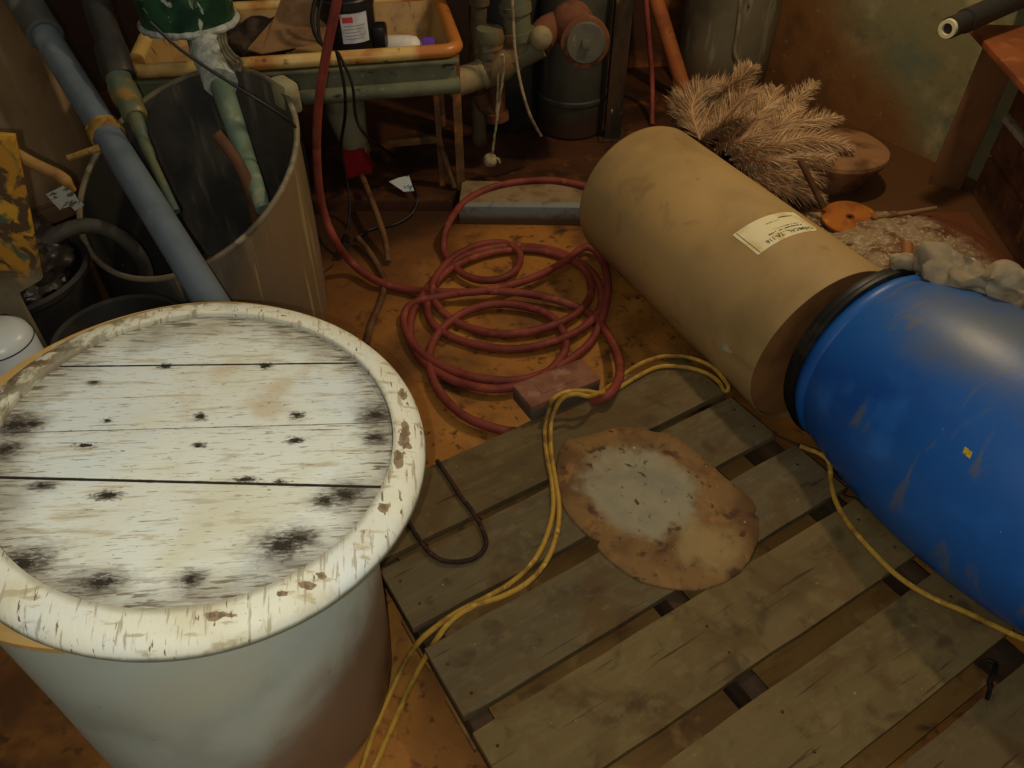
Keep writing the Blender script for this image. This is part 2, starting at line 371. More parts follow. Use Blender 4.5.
# scuff patches on the drum's skin and the paper label, both following the curve
def onskin(pts, off):
    return [Vector(((DR+off)*math.cos(t), (DR+off)*math.sin(t), z)) for t, z in pts]
def drumhit(px, py):
    d = ray(px, py); Mi = DM.inverted(); o = Mi @ EYE; dd = Mi.to_3x3() @ d
    A = dd.x**2+dd.y**2; B = 2*(o.x*dd.x+o.y*dd.y); C = o.x**2+o.y**2-DR**2
    t = (-B-math.sqrt(max(B*B-4*A*C, 0)))/(2*A); p = o+dd*t
    return math.atan2(p.y, p.x), p.z
cs = [drumhit(*p) for p in ((735.6, 237.7), (792, 211), (814, 228), (763, 259))]
t0 = (cs[0][0]+cs[3][0])/2; t1 = (cs[1][0]+cs[2][0])/2; z1 = (cs[0][1]+cs[1][1])/2; z0 = (cs[2][1]+cs[3][1])/2
lm = mat('yellowed paper label', (226, 214, 172), [dict(c=(208, 184, 122), s=16, lo=.5, hi=.7), dict(c=(232, 224, 196), s=9, lo=.5, hi=.7)], rough=.6)
mb = MB(); n = 16; inn = []; outr = []
cut = .16
for off in (.0004, .0012):
    row = []
    for i in range(n+1):
        t = t0+(t1-t0)*i/n
        a, b_ = z0, z1
        k = i/n
        if k > 1-cut*.5: a = z0+(z1-z0)*.16*(k-1+cut*.5)/(cut*.5)
        row.append([mb.bm.verts.new(v) for v in onskin([(t, a+(b_-a)*j/6) for j in range(7)], off)])
    (inn if off < .001 else outr).extend(row)
for g in (inn, outr):
    for i in range(n):
        for j in range(6): mb.bm.faces.new((g[i][j], g[i+1][j], g[i+1][j+1], g[i][j+1]))
for i in range(n):
    mb.bm.faces.new((inn[i][0], inn[i+1][0], outr[i+1][0], outr[i][0])); mb.bm.faces.new((inn[i][6], inn[i+1][6], outr[i+1][6], outr[i][6]))
for j in range(6):
    mb.bm.faces.new((inn[0][j], inn[0][j+1], outr[0][j+1], outr[0][j])); mb.bm.faces.new((inn[n][j], inn[n][j+1], outr[n][j+1], outr[n][j]))
lab = part('label', mb, lm, drum, local=True, label='yellowed white paper label with small printing')
ink = mat('label ink', (44, 42, 44), rough=.7)
wid = abs(t1-t0)*DR; hei = abs(z1-z0)
def wrap(mb2):      # x from 0..wid reading direction starts at t1, y up from z0 edge (label is upside down to the camera)
    sg = 1 if t1 > t0 else -1
    for v in mb2.bm.verts:
        t = t1 - sg*v.co.x/DR; z = z0+v.co.y; v.co = onskin([(t, z)], .0016+v.co.z)[0]
    return mb2
def textmb(body, size, x, y, sx=1.0):
    cu = bpy.data.curves.new('t', 'FONT'); cu.body = body; cu.size = size; cu.offset = size*.012; cu.resolution_u = 2
    o = bpy.data.objects.new('t', cu); COL.objects.link(o); bpy.context.view_layer.update()
    me = bpy.data.meshes.new_from_object(o.evaluated_get(bpy.context.evaluated_depsgraph_get()))
    mb2 = MB(); mb2.bm.from_mesh(me); bpy.data.objects.remove(o); bpy.data.curves.remove(cu); bpy.data.meshes.remove(me)
    for v in mb2.bm.verts: v.co = Vector((x+v.co.x*sx, y+v.co.y, 0))
    return mb2
# lettering: upside down for the viewer, so its tops point to the near end
ln_ = MB(); ln_.box((wid*.955, hei*.5, 0), (.0016, hei*.96, .0002)); wrap(ln_); part('edge_line', ln_, ink, lab, local=True, smooth=False)
tx = textmb('CHEMICAL   TA-118', hei*.165, 0, 0)
xs = [v.co.x for v in tx.bm.verts]; k_ = wid*.74/(max(xs)-min(xs))
for v in tx.bm.verts: v.co = Vector((wid*.06+v.co.x*k_, hei*.08+hei*.13-v.co.y-hei*.0, 0))
for v in tx.bm.verts: v.co.y = hei*.21-(v.co.y-hei*.08)
for v in tx.bm.verts: v.co.y = hei*.30-v.co.y
wrap(tx); part('lettering', tx, ink, lab, local=True, smooth=False)
mk = MB(); random.seed(11)
def scribble(y, x0, x1, h, dens):
    x = x0
    while x < x1:
        w = random.uniform(.4, 1.0)*h*.7
        if random.random() < dens: mk.box((x+w/2, y+random.uniform(-.1, .1)*h, 0), (w, h*random.uniform(.35, 1), .0003))
        x += w+h*.22
scribble(hei*.34, wid*.18, wid*.70, hei*.05, .75); scribble(hei*.43, wid*.2, wid*.55, hei*.03, .8); scribble(hei*.24, wid*.45, wid*.68, hei*.025, .6)
wrap(mk); part('text', mk, ink, lab, local=True, smooth=False)
mk = MB(); scribble(hei*.80, wid*.14, wid*.36, hei*.06, .95); scribble(hei*.72, wid*.4, wid*.6, hei*.025, .6)
wrap(mk); part('text', mk, ink, lab, local=True, smooth=False)
pat = MB(); tt, zz = drumhit(726, 348)
pp = [(tt+.05*math.cos(a)*(1+.4*math.sin(3*a)), zz+.028*math.sin(a)*(1+.3*math.cos(2*a+1))) for a in [2*PI*i/22 for i in range(22)]]
pv = [pat.bm.verts.new(v) for v in onskin(pp, .0009)]; pc = pat.bm.verts.new(onskin([(tt, zz)], .0012)[0])
for i in range(22): pat.bm.faces.new((pv[i], pv[(i+1) % 22], pc))
part('paper_scrap', pat, mat('pale torn paper', (150, 140, 108), [dict(c=(176, 168, 140), s=40, lo=.45, hi=.65)], rough=.8), drum, local=True, label='pale torn remnant of a sticker')

# ------------------------------------------------------------------ blue plastic drum
az, el = math.radians(-65.66), math.radians(5.5)
bx = Vector((math.cos(el)*math.cos(az), math.cos(el)*math.sin(az), math.sin(el)))
BC = Vector((.928, 1.585, .268))+bx*.006
BM = frame(BC, bx, (0, 0, 1))
blu = thing('plastic_barrel', 'blue plastic barrel lying on its side end to end with the tan drum', 'barrel', BM)
bl = mat('scuffed blue plastic', (28, 90, 166), [dict(c=(18, 74, 152), s=2.4, lo=.42, hi=.68), dict(c=(40, 106, 186), s=5, lo=.54, hi=.74),
    dict(c=(92, 98, 98), g=((1, .1, 0), .235, .31, .10, 5), k=.8), dict(c=(96, 100, 100), s=(6, 6, 22), lo=.60, hi=.72, w=.5, k=.7), dict(c=(150, 156, 160), s=60, lo=.73, hi=.77)], rough=.4, bump=(40, .08), spec=.5)
prof = [(0, .03), (.20, .03), (.226, .02), (.236, .022), (.242, .035), (.244, .05), (.250, .058), (.254, .066), (.254, .078), (.250, .086)]
for i in range(1, 30):
    t = i/30; prof.append((.25+.053*math.sin(PI*t)**.85, .086+t*.76))
prof += [(.25, .85), (.252, .86), (.252, .88), (.24, .90), (.21, .915), (0, .905)]
mb = MB(); mb.lathe(prof, 128); part('body', mb, bl, blu, local=True)
bk = mat('black plastic', (20, 19, 18), [dict(c=(44, 40, 34), s=14, lo=.5, hi=.7)], rough=.45, bump=(40, .1))
mb = MB(); mb.lathe([(0, .006), (.225, .006), (.232, .0), (.240, .001), (.246, .006), (.248, .018), (.246, .028), (.235, .030), (0, .029)], 96); part('lid', mb, bk, blu, local=True, label='black lid closing the barrel end')
mb = MB(); mb.lathe([(.243, .030), (.250, .028), (.256, .032), (.258, .040), (.256, .047), (.249, .050), (.244, .048)], 96, closed=True); part('clamp_ring', mb, bk, blu, local=True, label='black clamping ring')
def barrelhit(px, py, R):
    d = ray(px, py); Mi = BM.inverted(); o = Mi @ EYE; dd = Mi.to_3x3() @ d
    A = dd.x**2+dd.y**2; B = 2*(o.x*dd.x+o.y*dd.y); C = o.x**2+o.y**2-R**2
    t = (-B-math.sqrt(max(B*B-4*A*C, 0)))/(2*A); p = o+dd*t; return p
def bprof(z):
    t = (z-.086)/.76; return .25+.053*math.sin(PI*max(0, min(1, t)))**.85
p = barrelhit(970, 453, .29); r_ = bprof(p.z); th = math.atan2(p.y, p.x)
mb = MB()
vs = []
for dt, dz in ((-.022, -.010), (-.02, .008), (.024, .012), (.02, -.006)):
    rr = bprof(p.z+dz)+.0012; vs.append(Vector((rr*math.cos(th+dt), rr*math.sin(th+dt), p.z+dz)))
mb.face(vs); part('sticker', mb, mat('yellow sticker', (206, 176, 50), [dict(c=(150, 120, 30), s=90, lo=.45, hi=.6)], rough=.5), blu, local=True, label='small yellow torn sticker')

# ------------------------------------------------------------------ oval plate, hook, cords, brick on the pallet
pts = [(559,450),(566,440),(581,436),(597,432),(609,428),(626,426),(641,428),(655,431),(667,432),(682,440),(697,452),(713,465),(727,478),(742,489),(753,501),(757,508),(754,512),(759,517),(759,533),(757,546),(750,560),(740,572),(726,581),(710,587),(695,590),(680,589),(660,586),(641,581),(627,573),(615,564),(604,555),(597,546),(600,541),(590,536),(581,529),(572,519),(564,508),(559,496),(556,482),(556,465)]
plp = [G(x, y, .126) for x, y in pts]; pc = sum(plp, Vector())/len(plp)
fr = plp; mb = MB()
rings = []
for k, dz in ((1.0, 0), (.985, .004), (.90, .0065), (.80, .010), (.72, .009), (.4, .010)):
    rings.append([mb.bm.verts.new(pc+(p-pc)*k+Vector((0, 0, dz-.0035+.0025*noise.noise(p*9)*(1 if k < 1 else 0)))) for p in fr])
ctr = mb.bm.verts.new(pc+Vector((0, 0, .0065)))
n = len(fr)
for a, b in zip(rings, rings[1:]):
    for i in range(n): mb.bm.faces.new((a[i], a[(i+1) % n], b[(i+1) % n], b[i]))
for i in range(n): mb.bm.faces.new((rings[-1][i], rings[-1][(i+1) % n], ctr))
lo = [mb.bm.verts.new(p+Vector((0, 0, -.0055))) for p in fr]
for i in range(n): mb.bm.faces.new((lo[i], lo[(i+1) % n], rings[0][(i+1) % n], rings[0][i]))
mb.bm.faces.new(lo[::-1])
gc = G(640, 492, .13)-pc; g2 = G(706, 545, .13)-pc
rustp = mat('rusty oval plate', (128, 96, 54), [dict(c=(98, 68, 40), s=7, lo=.42, hi=.65, w=.6), dict(c=(150, 108, 60), s=10, lo=.52, hi=.7, w=.4),
    dict(c=(80, 50, 34), s=20, lo=.55, hi=.7), dict(c=(150, 140, 112), r=(gc.x, gc.y, .165, .10, .16, 14)), dict(c=(134, 128, 106), r=(gc.x, gc.y, .14, .06, .12, 9), s=10, lo=.35, hi=.6),
    dict(c=(154, 130, 84), k=.85, r=(g2.x, g2.y, .09, .03, .12, 16)), dict(c=(78, 52, 34), s=34, lo=.60, hi=.70, w=.4), dict(c=(186, 180, 158), s=60, lo=.70, hi=.76)], rough=.72, bump=(28, .5, .004), spec=.3)
single('metal_plate', mb, rustp, 'rusty oval sheet metal plate with a grey patch lying on the pallet', 'plate', sharp=50)
irm = mat('rusty iron rod', (62, 38, 26), [dict(c=(40, 26, 20), s=30, lo=.4, hi=.6), dict(c=(104, 62, 34), s=50, lo=.58, hi=.7)], rough=.8, bump=(120, .6))
hk = [(437, 461), (448, 477), (462, 498), (474, 514), (483, 530), (486, 544), (481, 553), (470, 560), (455, 562), (441, 560), (430, 553), (420, 541), (411, 527), (404, 514)]
mb = MB(); mb.tube(spline([G(x, y, .127) for x, y in hk], 5), .0058, 10).wob(.0012, 60)
single('iron_hook', mb, irm, 'rusty iron rod bent into a J on the pallet boards', 'hook')
ym = mat('yellow cord', (176, 136, 50), [dict(c=(128, 94, 38), s=20, lo=.45, hi=.68), dict(c=(206, 168, 84), s=34, lo=.58, hi=.72), dict(c=(84, 60, 34), s=60, lo=.64, hi=.74)], rough=.55, bump=(150, .15))
def cord(name, runs, r, label, m=None, cat='cord', n=6):
    mb = MB()
    for run in runs: mb.tube(spline([G(*p) if len(p) == 3 else p[0] for p in run], n), r, 9)
    return single(name, mb, m or ym, label, cat)
zt = .127
run1 = [(356, 792, .006), (366, 755, .006), (378, 722, .006), (392, 690, .006), (405, 662, .03), (418, 643, .10), (432, 630, zt), (456, 613, zt), (485, 598, zt), (512, 582, zt), (533, 562, zt), (546, 538, zt), (553, 510, zt), (552, 482, zt), (547, 455, zt), (545, 430, zt), (549, 410, .15), (552, 400, .188), (566, 392, .190), (585, 391, .190), (600, 393, .17), (615, 390, .13), (635, 378, .128), (655, 368, zt), (672, 366, zt), (690, 368, zt), (706, 373, zt), (718, 381, zt), (725, 391, zt),
    (728, 386, .136), (715, 369, .137), (698, 360, .134), (680, 356, .134), (660, 357, .132), (640, 364, .13), (622, 376, .10), (606, 389, .14), (590, 396, .192), (576, 394, .199), (563, 398, .196), (556, 408, .17), (551, 425, .137), (551, 450, .132), (555, 478, .130), (559, 505, .130), (557, 532, .13), (547, 560, .13), (528, 582, .132), (503, 596, .134), (474, 606, .137), (452, 620, .136), (436, 640, .11), (424, 660, .05), (412, 682, .012), (398, 714, .006), (384, 745, .006), (372, 775, .006), (366, 792, .006)]
cord('extension_cord', [run1], .0062, 'dirty yellow cord laid double over the brick and down across the pallet')
run2 = [(700, 372, .131), (722, 390, .133), (744, 408, .131), (762, 424, .128), (776, 436, zt), (800, 446, zt), (820, 454, zt), (829, 463, zt), (831, 480, zt), (834, 496, zt), (842, 514, zt), (856, 533, zt), (873, 552, zt), (893, 572, zt), (915, 588, zt), (940, 601, zt), (968, 613, zt), (995, 626, zt), (1024, 639, zt), (1060, 652, zt)]
cord('extension_cord', [run2[5:]], .0062, 'single orange-yellow cord curving along the pallet end by the blue barrel')
wm = mat('brown thin wire', (50, 36, 24), rough=.6)
cord('wire', [[(772, 434, .124), (790, 442, .124), (812, 452, .124), (830, 467, .124), (840, 480, .124), (850, 482, .124), (843, 495, .124), (856, 499, .124), (866, 508, .124)]], .0022, 'thin dark wire trailing from the drum end over the pallet corner', wm)
tie = mat('black tie', (18, 16, 16), rough=.4)
cord('cable_tie', [[(986, 660, .124), (995, 664, .128), (993, 674, .131), (989, 682, .128), (990, 690, .125), (987, 699, .124)]], .0045, 'small twisted black strip on the lower right pallet board', tie, 'strip')
# brick
tp = [G(513, 384, .175), G(580, 359, .175), G(601, 378, .175), G(531, 408, .175)]
bc = sum(tp, Vector())/4; e1 = ((tp[1]+tp[2])/2-(tp[0]+tp[3])/2); e2 = ((tp[0]+tp[1])/2-(tp[2]+tp[3])/2)
BRM = frame((bc.x, bc.y, .1205), (0, 0, 1), e1)
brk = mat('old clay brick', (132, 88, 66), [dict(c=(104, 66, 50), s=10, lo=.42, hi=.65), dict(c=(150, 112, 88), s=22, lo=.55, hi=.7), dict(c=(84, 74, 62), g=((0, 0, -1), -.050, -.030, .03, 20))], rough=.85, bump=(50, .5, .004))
mb = MB(); lx, ly = e1.length, max(e2.length, .085)
mb.box((0, 0, .027), (lx, ly, .054), bevel=.004); mb.box((0, 0, .0543), (lx*.52, ly*.42, .0012), bevel=.0004); mb.wob(.0012, 40)
mb.bm.transform(BRM); single('brick', mb, brk, 'single reddish brick on the pallet edge under the yellow cord', 'brick')
# concrete block by the step
cbm = mat('grey block', (140, 116, 84), [dict(c=(108, 84, 58), s=8, lo=.42, hi=.66), dict(c=(122, 126, 122), g=((0, -1, .35), .085, .105, .02, 20)), dict(c=(96, 60, 36), s=14, lo=.55, hi=.72), dict(c=(92, 70, 48), g=((0, -.3, -1), -.02, .01, .015, 25))], rough=.85, bump=(40, .5, .005))
mb = MB(); mb.box((.06, 2.745, .041), (.53, .2, .082), M=Matrix.Rotation(math.radians(-1.5), 4, 'Z'), bevel=.006).wob(.003, 14)
for v in mb.bm.verts: v.co.z = max(v.co.z, .0005)
single('concrete_block', mb, cbm, 'long pale concrete block on the floor behind the red hose coil', 'block')

# ------------------------------------------------------------------ red hose
hm = mat('red rubber hose', (130, 58, 46), [dict(c=(104, 42, 32), s=10, lo=.42, hi=.66), dict(c=(150, 72, 50), s=18, lo=.55, hi=.72), dict(c=(128, 84, 50), s=7, lo=.58, hi=.75)], rough=.6, bump=(80, .15), spec=.35)
hang = [YP(346, -60, 2.25), YP(337, 0, 2.25), YP(326, 55, 2.27), YP(318, 110, 2.29), YP(317, 160, 2.30), YP(322, 205, 2.30), YP(334, 238, 2.28), G(352, 263, .05), G(375, 280, .03), G(404, 289, .02)]
flr = [(440, 292), (482, 291), (530, 279), (562, 263), (587, 247), (603, 262), (608, 288), (602, 318), (588, 345), (552, 370), (508, 381), (455, 372), (418, 350), (404, 322), (412, 304), (443, 296), (485, 291), (540, 296), (590, 314), (612, 343), (620, 370), (613, 390), (600, 399), (566, 412), (528, 431), (490, 427), (457, 411), (434, 382), (430, 352), (443, 328), (470, 310), (505, 304), (545, 313), (564, 334), (563, 355), (540, 377), (500, 389), (455, 381), (423, 361), (410, 335), (418, 302), (452, 263), (500, 247), (556, 251), (593, 274), (601, 305), (575, 333), (520, 349), (465, 342), (434, 325), (428, 300), (448, 271), (490, 253), (540, 251), (582, 267), (590, 297), (562, 322), (510, 334), (467, 327), (441, 310), (432, 288), (448, 262), (476, 246), (503, 243), (519, 252), (517, 268), (500, 279), (475, 279), (455, 268), (444, 250), (448, 225), (466, 201), (500, 185), (545, 180), (580, 185), (612, 196)]
zz = []
for i, (x, y) in enumerate(flr):
    z = .0145+.013*(.5+.5*math.sin(i*1.27)) + (.016 if i < 5 else 0) + (.012 if 60 <= i <= 68 else 0)
    if 70 <= i: z = .062+.03*min(1, (i-69)/3)
    zz.append(z)
zz[14:18] = [.034, .037, .037, .035]; zz[19:24] = [.05, .10, .15, .14, .03]
mb = MB(); mb.tube(spline(hang+[G(x, y, z) for (x, y), z in zip(flr, zz)], 7), .0138, 12)
single('rubber_hose', mb, hm, 'red rubber hose hanging from the sink and coiled on the orange floor', 'hose')

# ------------------------------------------------------------------ the sink
FR = Vector((-.195, 2.84, .6)); EX = Vector((-.983, -.183, 0)).normalized(); EY = Vector((-.183, .983, 0)).normalized()
SM = Matrix((EX, EY, EX.cross(EY))).transposed().to_4x4(); SM.translation = Vector((FR.x, FR.y, .05))
if SM.to_3x3().determinant() < 0 or SM[2][2] < 0:
    SM = Matrix((-EX, EY, Vector((0, 0, 1)))).transposed().to_4x4(); SM.translation = Vector((FR.x, FR.y, .05))
sink = thing('utility_sink', 'cream enamel laundry sink with rusty rim on a green metal stand', 'sink', SM)
SXL, SWD = -1.12, .62        # local x runs to the right, the sink spans SXL..0, y 0..SWD; local z 0 is the step's top
enm = mat('stained cream enamel', (214, 178, 104), [dict(c=(178, 116, 50), s=5, lo=.46, hi=.66, w=.4), dict(c=(224, 200, 140), s=7, lo=.5, hi=.7), dict(c=(182, 112, 50), g=((1, 0, 0), -.17, -.13, .05, 12)), dict(c=(112, 70, 34), s=24, lo=.62, hi=.72)], rough=.35, spec=.5, bump=(30, .15))
inm = mat('dirty basin enamel', (176, 142, 88), [dict(c=(120, 84, 48), s=4, lo=.45, hi=.7, w=.5), dict(c=(86, 58, 36), s=(40, 40, 5), lo=.6, hi=.72)], rough=.45)
zr = .575
def rr_path(x0, x1, y0, y1, r, z, n=8):
    out = []
    for cx_, cy_, a0 in ((x1-r, y1-r, 0), (x0+r, y1-r, PI/2), (x0+r, y0+r, PI), (x1-r, y0+r, 1.5*PI)):
        for i in range(n+1):
            a = a0+PI/2*i/n; out.append(Vector((cx_+r*math.cos(a), cy_+r*math.sin(a), z)))
    return out
mb = MB(); mb.tube(rr_path(SXL, 0, 0, SWD, .055, zr-.022), .026, 14, closed=True, flat=.9); part('rim', mb, enm, sink, local=True)
mb = MB(); ra = rr_path(SXL+.022, -.022, .022, SWD-.022, .05, zr-.02); rb = rr_path(SXL+.06, -.06, .06, SWD-.06, .05, zr-.13); rc_ = rr_path(SXL+.03, -.03, .03, SWD-.03, .05, zr-.165); rd = rr_path(SXL+.012, -.012, .012, SWD-.012, .05, zr-.03)
rg = [[mb.bm.verts.new(p) for p in q] for q in (ra, rb, rc_, rd)]; nn = len(ra)
for a, b in ((0, 1), (2, 3)):
    for i in range(nn): mb.bm.faces.new((rg[a][i], rg[a][(i+1) % nn], rg[b][(i+1) % nn], rg[b][i]))
mb.bm.faces.new(rg[1]); mb.bm.faces.new(rg[2][::-1])
part('basin', mb, inm, sink, local=True, label='stained inside of the basin')
grn = mat('peeling green paint', (108, 110, 84), [dict(c=(84, 86, 66), s=6, lo=.42, hi=.66), dict(c=(112, 106, 80), s=9, lo=.52, hi=.7, w=.4), dict(c=(150, 160, 140), s=(30, 30, 60), lo=.66, hi=.72), dict(c=(44, 38, 30), s=(14, 14, 30), lo=.62, hi=.70)], rough=.6, bump=(40, .3))
mb = MB(); mb.box((SXL/2, .004, zr-.088), (-SXL-.02, .03, .075), bevel=.004); mb.box((SXL/2, -.006, zr-.053), (-SXL, .05, .012), bevel=.004)
part('apron', mb, grn, sink, local=True, label='flaking green front apron')
mb = MB(); mb.tube([Vector((SXL, -.005, zr-.145)), Vector((SXL*.5, -.005, zr-.147)), Vector((0, -.005, zr-.145))], .03, 14); part('front_rail', mb, grn, sink, local=True)
legm = mat('rusty leg', (92, 66, 40), [dict(c=(156, 96, 40), s=9, lo=.44, hi=.66), dict(c=(56, 40, 28), s=14, lo=.5, hi=.7)], rough=.75)
for lx_, ly_ in ((-.012, .0), (SXL+.03, .0), (-.02, SWD-.03), (SXL+.03, SWD-.03)):
    mb = MB(); mb.box((lx_, ly_, (zr-.04)/2), (.032, .005, zr-.04)); mb.box((lx_+.014, ly_+.014, (zr-.04)/2), (.005, .03, zr-.04)); part('leg', mb, legm, sink, local=True)
mb = MB(); mb.box((-.085, .05, .22), (.022, .022, .44), bevel=.002); mb.box((-.19, .05, .20), (.2, .02, .028), bevel=.003); mb.tube([Vector((-.085, .05, .2)), Vector((-.04, .0, .01))], .012, 8)
part('brace', mb, legm, sink, local=True)
# outlet pedestal below
pdm = mat('grey green pipe paint', (128, 124, 98), [dict(c=(76, 76, 60), s=8, lo=.42, hi=.66), dict(c=(140, 128, 92), s=14, lo=.58, hi=.72)], rough=.6, bump=(30, .3))
p0, p1 = YP(340, 92, 2.93), YP(359, 158, 2.93)
dr = thing('drain_pipe', 'tapered grey-green drain pipe under the sink front', 'pipe', p1)
mb = MB(); dv = (p1-p0); mb.tube([p0+dv*t for t in (0, .3, .6, .85)], [.083, .078, .064, .052], 20); part('body', mb, pdm, dr)
mb = MB(); mb.tube([p0+dv*t for t in (.80, .83, .90, .93)], [.05, .058, .058, .05], 20); mb.tube([p0+dv*t for t in (.93, 1.0)], [.045, .047], 20); part('collar', mb, mat('dull brass collar', (134, 122, 84), [dict(c=(90, 78, 54), s=20, lo=.45, hi=.65)], rough=.5, metal=.3), dr)
# red sump switch box
redm = mat('red plastic', (138, 24, 24), [dict(c=(100, 16, 18), s=12, lo=.45, hi=.7)], rough=.5)
q = [YP(340, 155, 2.86), YP(361, 152, 2.86), YP(373, 174, 2.86), YP(347, 180, 2.86)]
mb = MB(); f0 = [mb.bm.verts.new(p) for p in q]; f1 = [mb.bm.verts.new(p+Vector((0, .05, .02))) for p in q]
mb.bm.faces.new(f0); mb.bm.faces.new(f1[::-1])
for i in range(4): mb.bm.faces.new((f0[i], f0[(i+1) % 4], f1[(i+1) % 4], f1[i]))
bmesh.ops.bevel(mb.bm, geom=list(mb.bm.edges), offset=.006, segments=2, affect='EDGES')
single('plug_cover', mb, redm, 'red plastic cover hanging on the end of the sink drain pipe', 'cover')
stk = mat('pale brown tube', (112, 78, 48), [dict(c=(84, 54, 32), s=12, lo=.45, hi=.65)], rough=.7)
mb = MB(); mb.tube(spline([YP(362, 176, 2.84), G(376, 212, .09), G(385, 240, .05), G(388, 262, .015)], 5), .012, 10); single('tube', mb, stk, 'dull brown tube running from the red cover down to the floor', 'tube')
mb = MB(); mb.tube(spline([G(358, 238, .03), G(372, 256, .02), G(384, 280, .012), G(381, 300, .012), G(372, 322, .012), G(366, 345, .012)], 5), .011, 10); single('tube', mb, stk, 'short brown tube curving on the floor beside the white lid', 'tube')
blk = mat('black cable', (22, 20, 20), [dict(c=(44, 36, 28), s=30, lo=.5, hi=.7)], rough=.5)
mb = MB(); mb.tube(spline([YP(336, 50, 2.66), YP(344, 85, 2.66), YP(345, 115, 2.68), YP(341, 148, 2.72), YP(347, 182, 2.72), YP(350, 205, 2.68), YP(348, 228, 2.62)], 6), .0055, 8); mb.tube([YP(348, 226, 2.62), YP(346, 236, 2.60), G(345, 247, .055)], [.008, .014, .015], 10)
single('power_cable', mb, blk, 'black power cable dropping past the red cover to a plug', 'cable')
mb = MB(); mb.tube(spline([YP(338, 52, 2.70), YP(352, 84, 2.68), YP(356, 118, 2.68), YP(368, 138, 2.70), G(392, 155, .12), G(408, 178, .075), G(417, 196, .058), G(413, 212, .02), G(396, 224, .008), G(372, 229, .008), G(355, 239, .012)], 6), .005, 8)
single('power_cable', mb, blk, 'black cable looping right under the sink past the paper tag', 'cable')
tg = mat('white paper tag', (206, 212, 210), [dict(c=(84, 124, 160), s=38, lo=.56, hi=.64)], rough=.6)
q = [G(389, 182, .085), G(399, 178, .10), G(409, 176, .105), G(414, 191, .085), G(404, 192, .075)]
mb = MB(); f0 = [mb.bm.verts.new(p) for p in q]; f1 = [mb.bm.verts.new(p+Vector((0, 0, .002))) for p in q]; mb.bm.faces.new(f0[::-1]); mb.bm.faces.new(f1)
for i in range(5): mb.bm.faces.new((f0[i], f0[(i+1) % 5], f1[(i+1) % 5], f1[i]))
single('paper_tag', mb, tg, 'white and blue paper tag on the black cable loop', 'tag')

# things in the sink
zb = .05+zr-.13
pmc = SM @ Vector((-.30, .15, 0)); pmc = Vector((YP(350, 40, 2.97).x, 2.97, zb+.004))
pump = thing('pump_motor', 'black cylindrical pump with a white label standing in the sink', 'pump', pmc)
bkm = mat('black enamel motor', (24, 23, 24), [dict(c=(40, 36, 32), s=10, lo=.5, hi=.7)], rough=.4, spec=.5)
mb = MB(); mb.lathe([(0, 0), (.085, 0), (.098, .01), (.1, .05), (.1, .22), (.104, .225), (.104, .25), (.1, .255), (.1, .33), (.09, .345), (0, .35)], 48); part('body', mb, bkm, pump, local=True)
mb = MB(); mb.box((.115, -.01, .11), (.05, .075, .09), bevel=.015); part('terminal_box', mb, bkm, pump, local=True)
mb = MB(); mb.lathe([(.1005, .115), (.102, .115), (.102, .215), (.1005, .215)], 18, closed=True, a0=-1.62, a1=-.62); lb = part('label', mb, mat('white label', (196, 198, 204), [dict(c=(176, 176, 178), s=30, lo=.45, hi=.6)], rough=.5), pump, local=True, label='white printed label on the black motor')
mb = MB(); mb.lathe([(.1021, .186), (.1024, .186), (.1024, .205), (.1021, .205)], 8, closed=True, a0=-1.55, a1=-1.18); part('red_block', mb, mat('label red', (190, 60, 56), rough=.5), lb, local=True)
mb = MB()
for k in range(5): mb.lathe([(.1021, .176-k*.011), (.1024, .176-k*.011), (.1024, .173-k*.011), (.1021, .173-k*.011)], 8, closed=True, a0=-1.52, a1=-.75-.1*(k % 3))
part('print_lines', mb, mat('label grey ink', (140, 140, 150), rough=.6), lb, local=True)
mb = MB(); mb.tube(spline([YP(333, 52, 2.8), YP(318, 40, 2.78), YP(312, 18, 2.8), YP(318, -10, 2.85)], 6), .007, 8); mb.tube(spline([YP(335, 54, 2.8), YP(322, 44, 2.8), YP(318, 20, 2.82), YP(324, -10, 2.86)], 6), .006, 8)
single('motor_cable', mb, blk, 'pair of black leads curling beside the pump in the sink', 'cable')
bt0 = Vector((YP(382, 38, 3.0).x, 3.03, zb+.047)); 
bot = thing('plastic_bottle', 'white plastic bottle with purple cap lying in the sink', 'bottle', frame(bt0, (1, .03, 0), (0, 0, 1)))
whm = mat('white plastic', (222, 216, 206), [dict(c=(196, 186, 170), s=12, lo=.5, hi=.7)], rough=.4)
mb = MB(); mb.lathe([(0, 0), (.04, 0), (.046, .008), (.046, .10), (.04, .125), (.022, .14), (.022, .15), (0, .15)], 32); part('body', mb, whm, bot, local=True)
ppm = mat('purple plastic', (104, 66, 168), [dict(c=(72, 40, 124), s=20, lo=.45, hi=.65)], rough=.45)
mb = MB(); mb.lathe([(0, .145), (.034, .145), (.038, .15), (.038, .185), (.03, .195), (0, .195)], 20); mb.box((-.02, -.02, .165), (.05, .035, .05), bevel=.01); part('cap', mb, ppm, bot, local=True, label='purple cap')
cb = mat('torn cardboard', (150, 112, 74), [dict(c=(118, 84, 54), s=6, lo=.45, hi=.68), dict(c=(172, 136, 96), s=12, lo=.55, hi=.72)], rough=.85)
q = [YP(248, 50, 2.80), YP(262, 54, 2.78), YP(330, 42, 2.80), YP(322, 10, 2.98), YP(312, -22, 3.14), YP(292, -30, 3.16), YP(276, 18, 2.96)]
mb = MB(); f0 = [mb.bm.verts.new(p) for p in q]; f1 = [mb.bm.verts.new(p+Vector((0, .003, .005))) for p in q]; mb.bm.faces.new(f0); mb.bm.faces.new(f1[::-1])
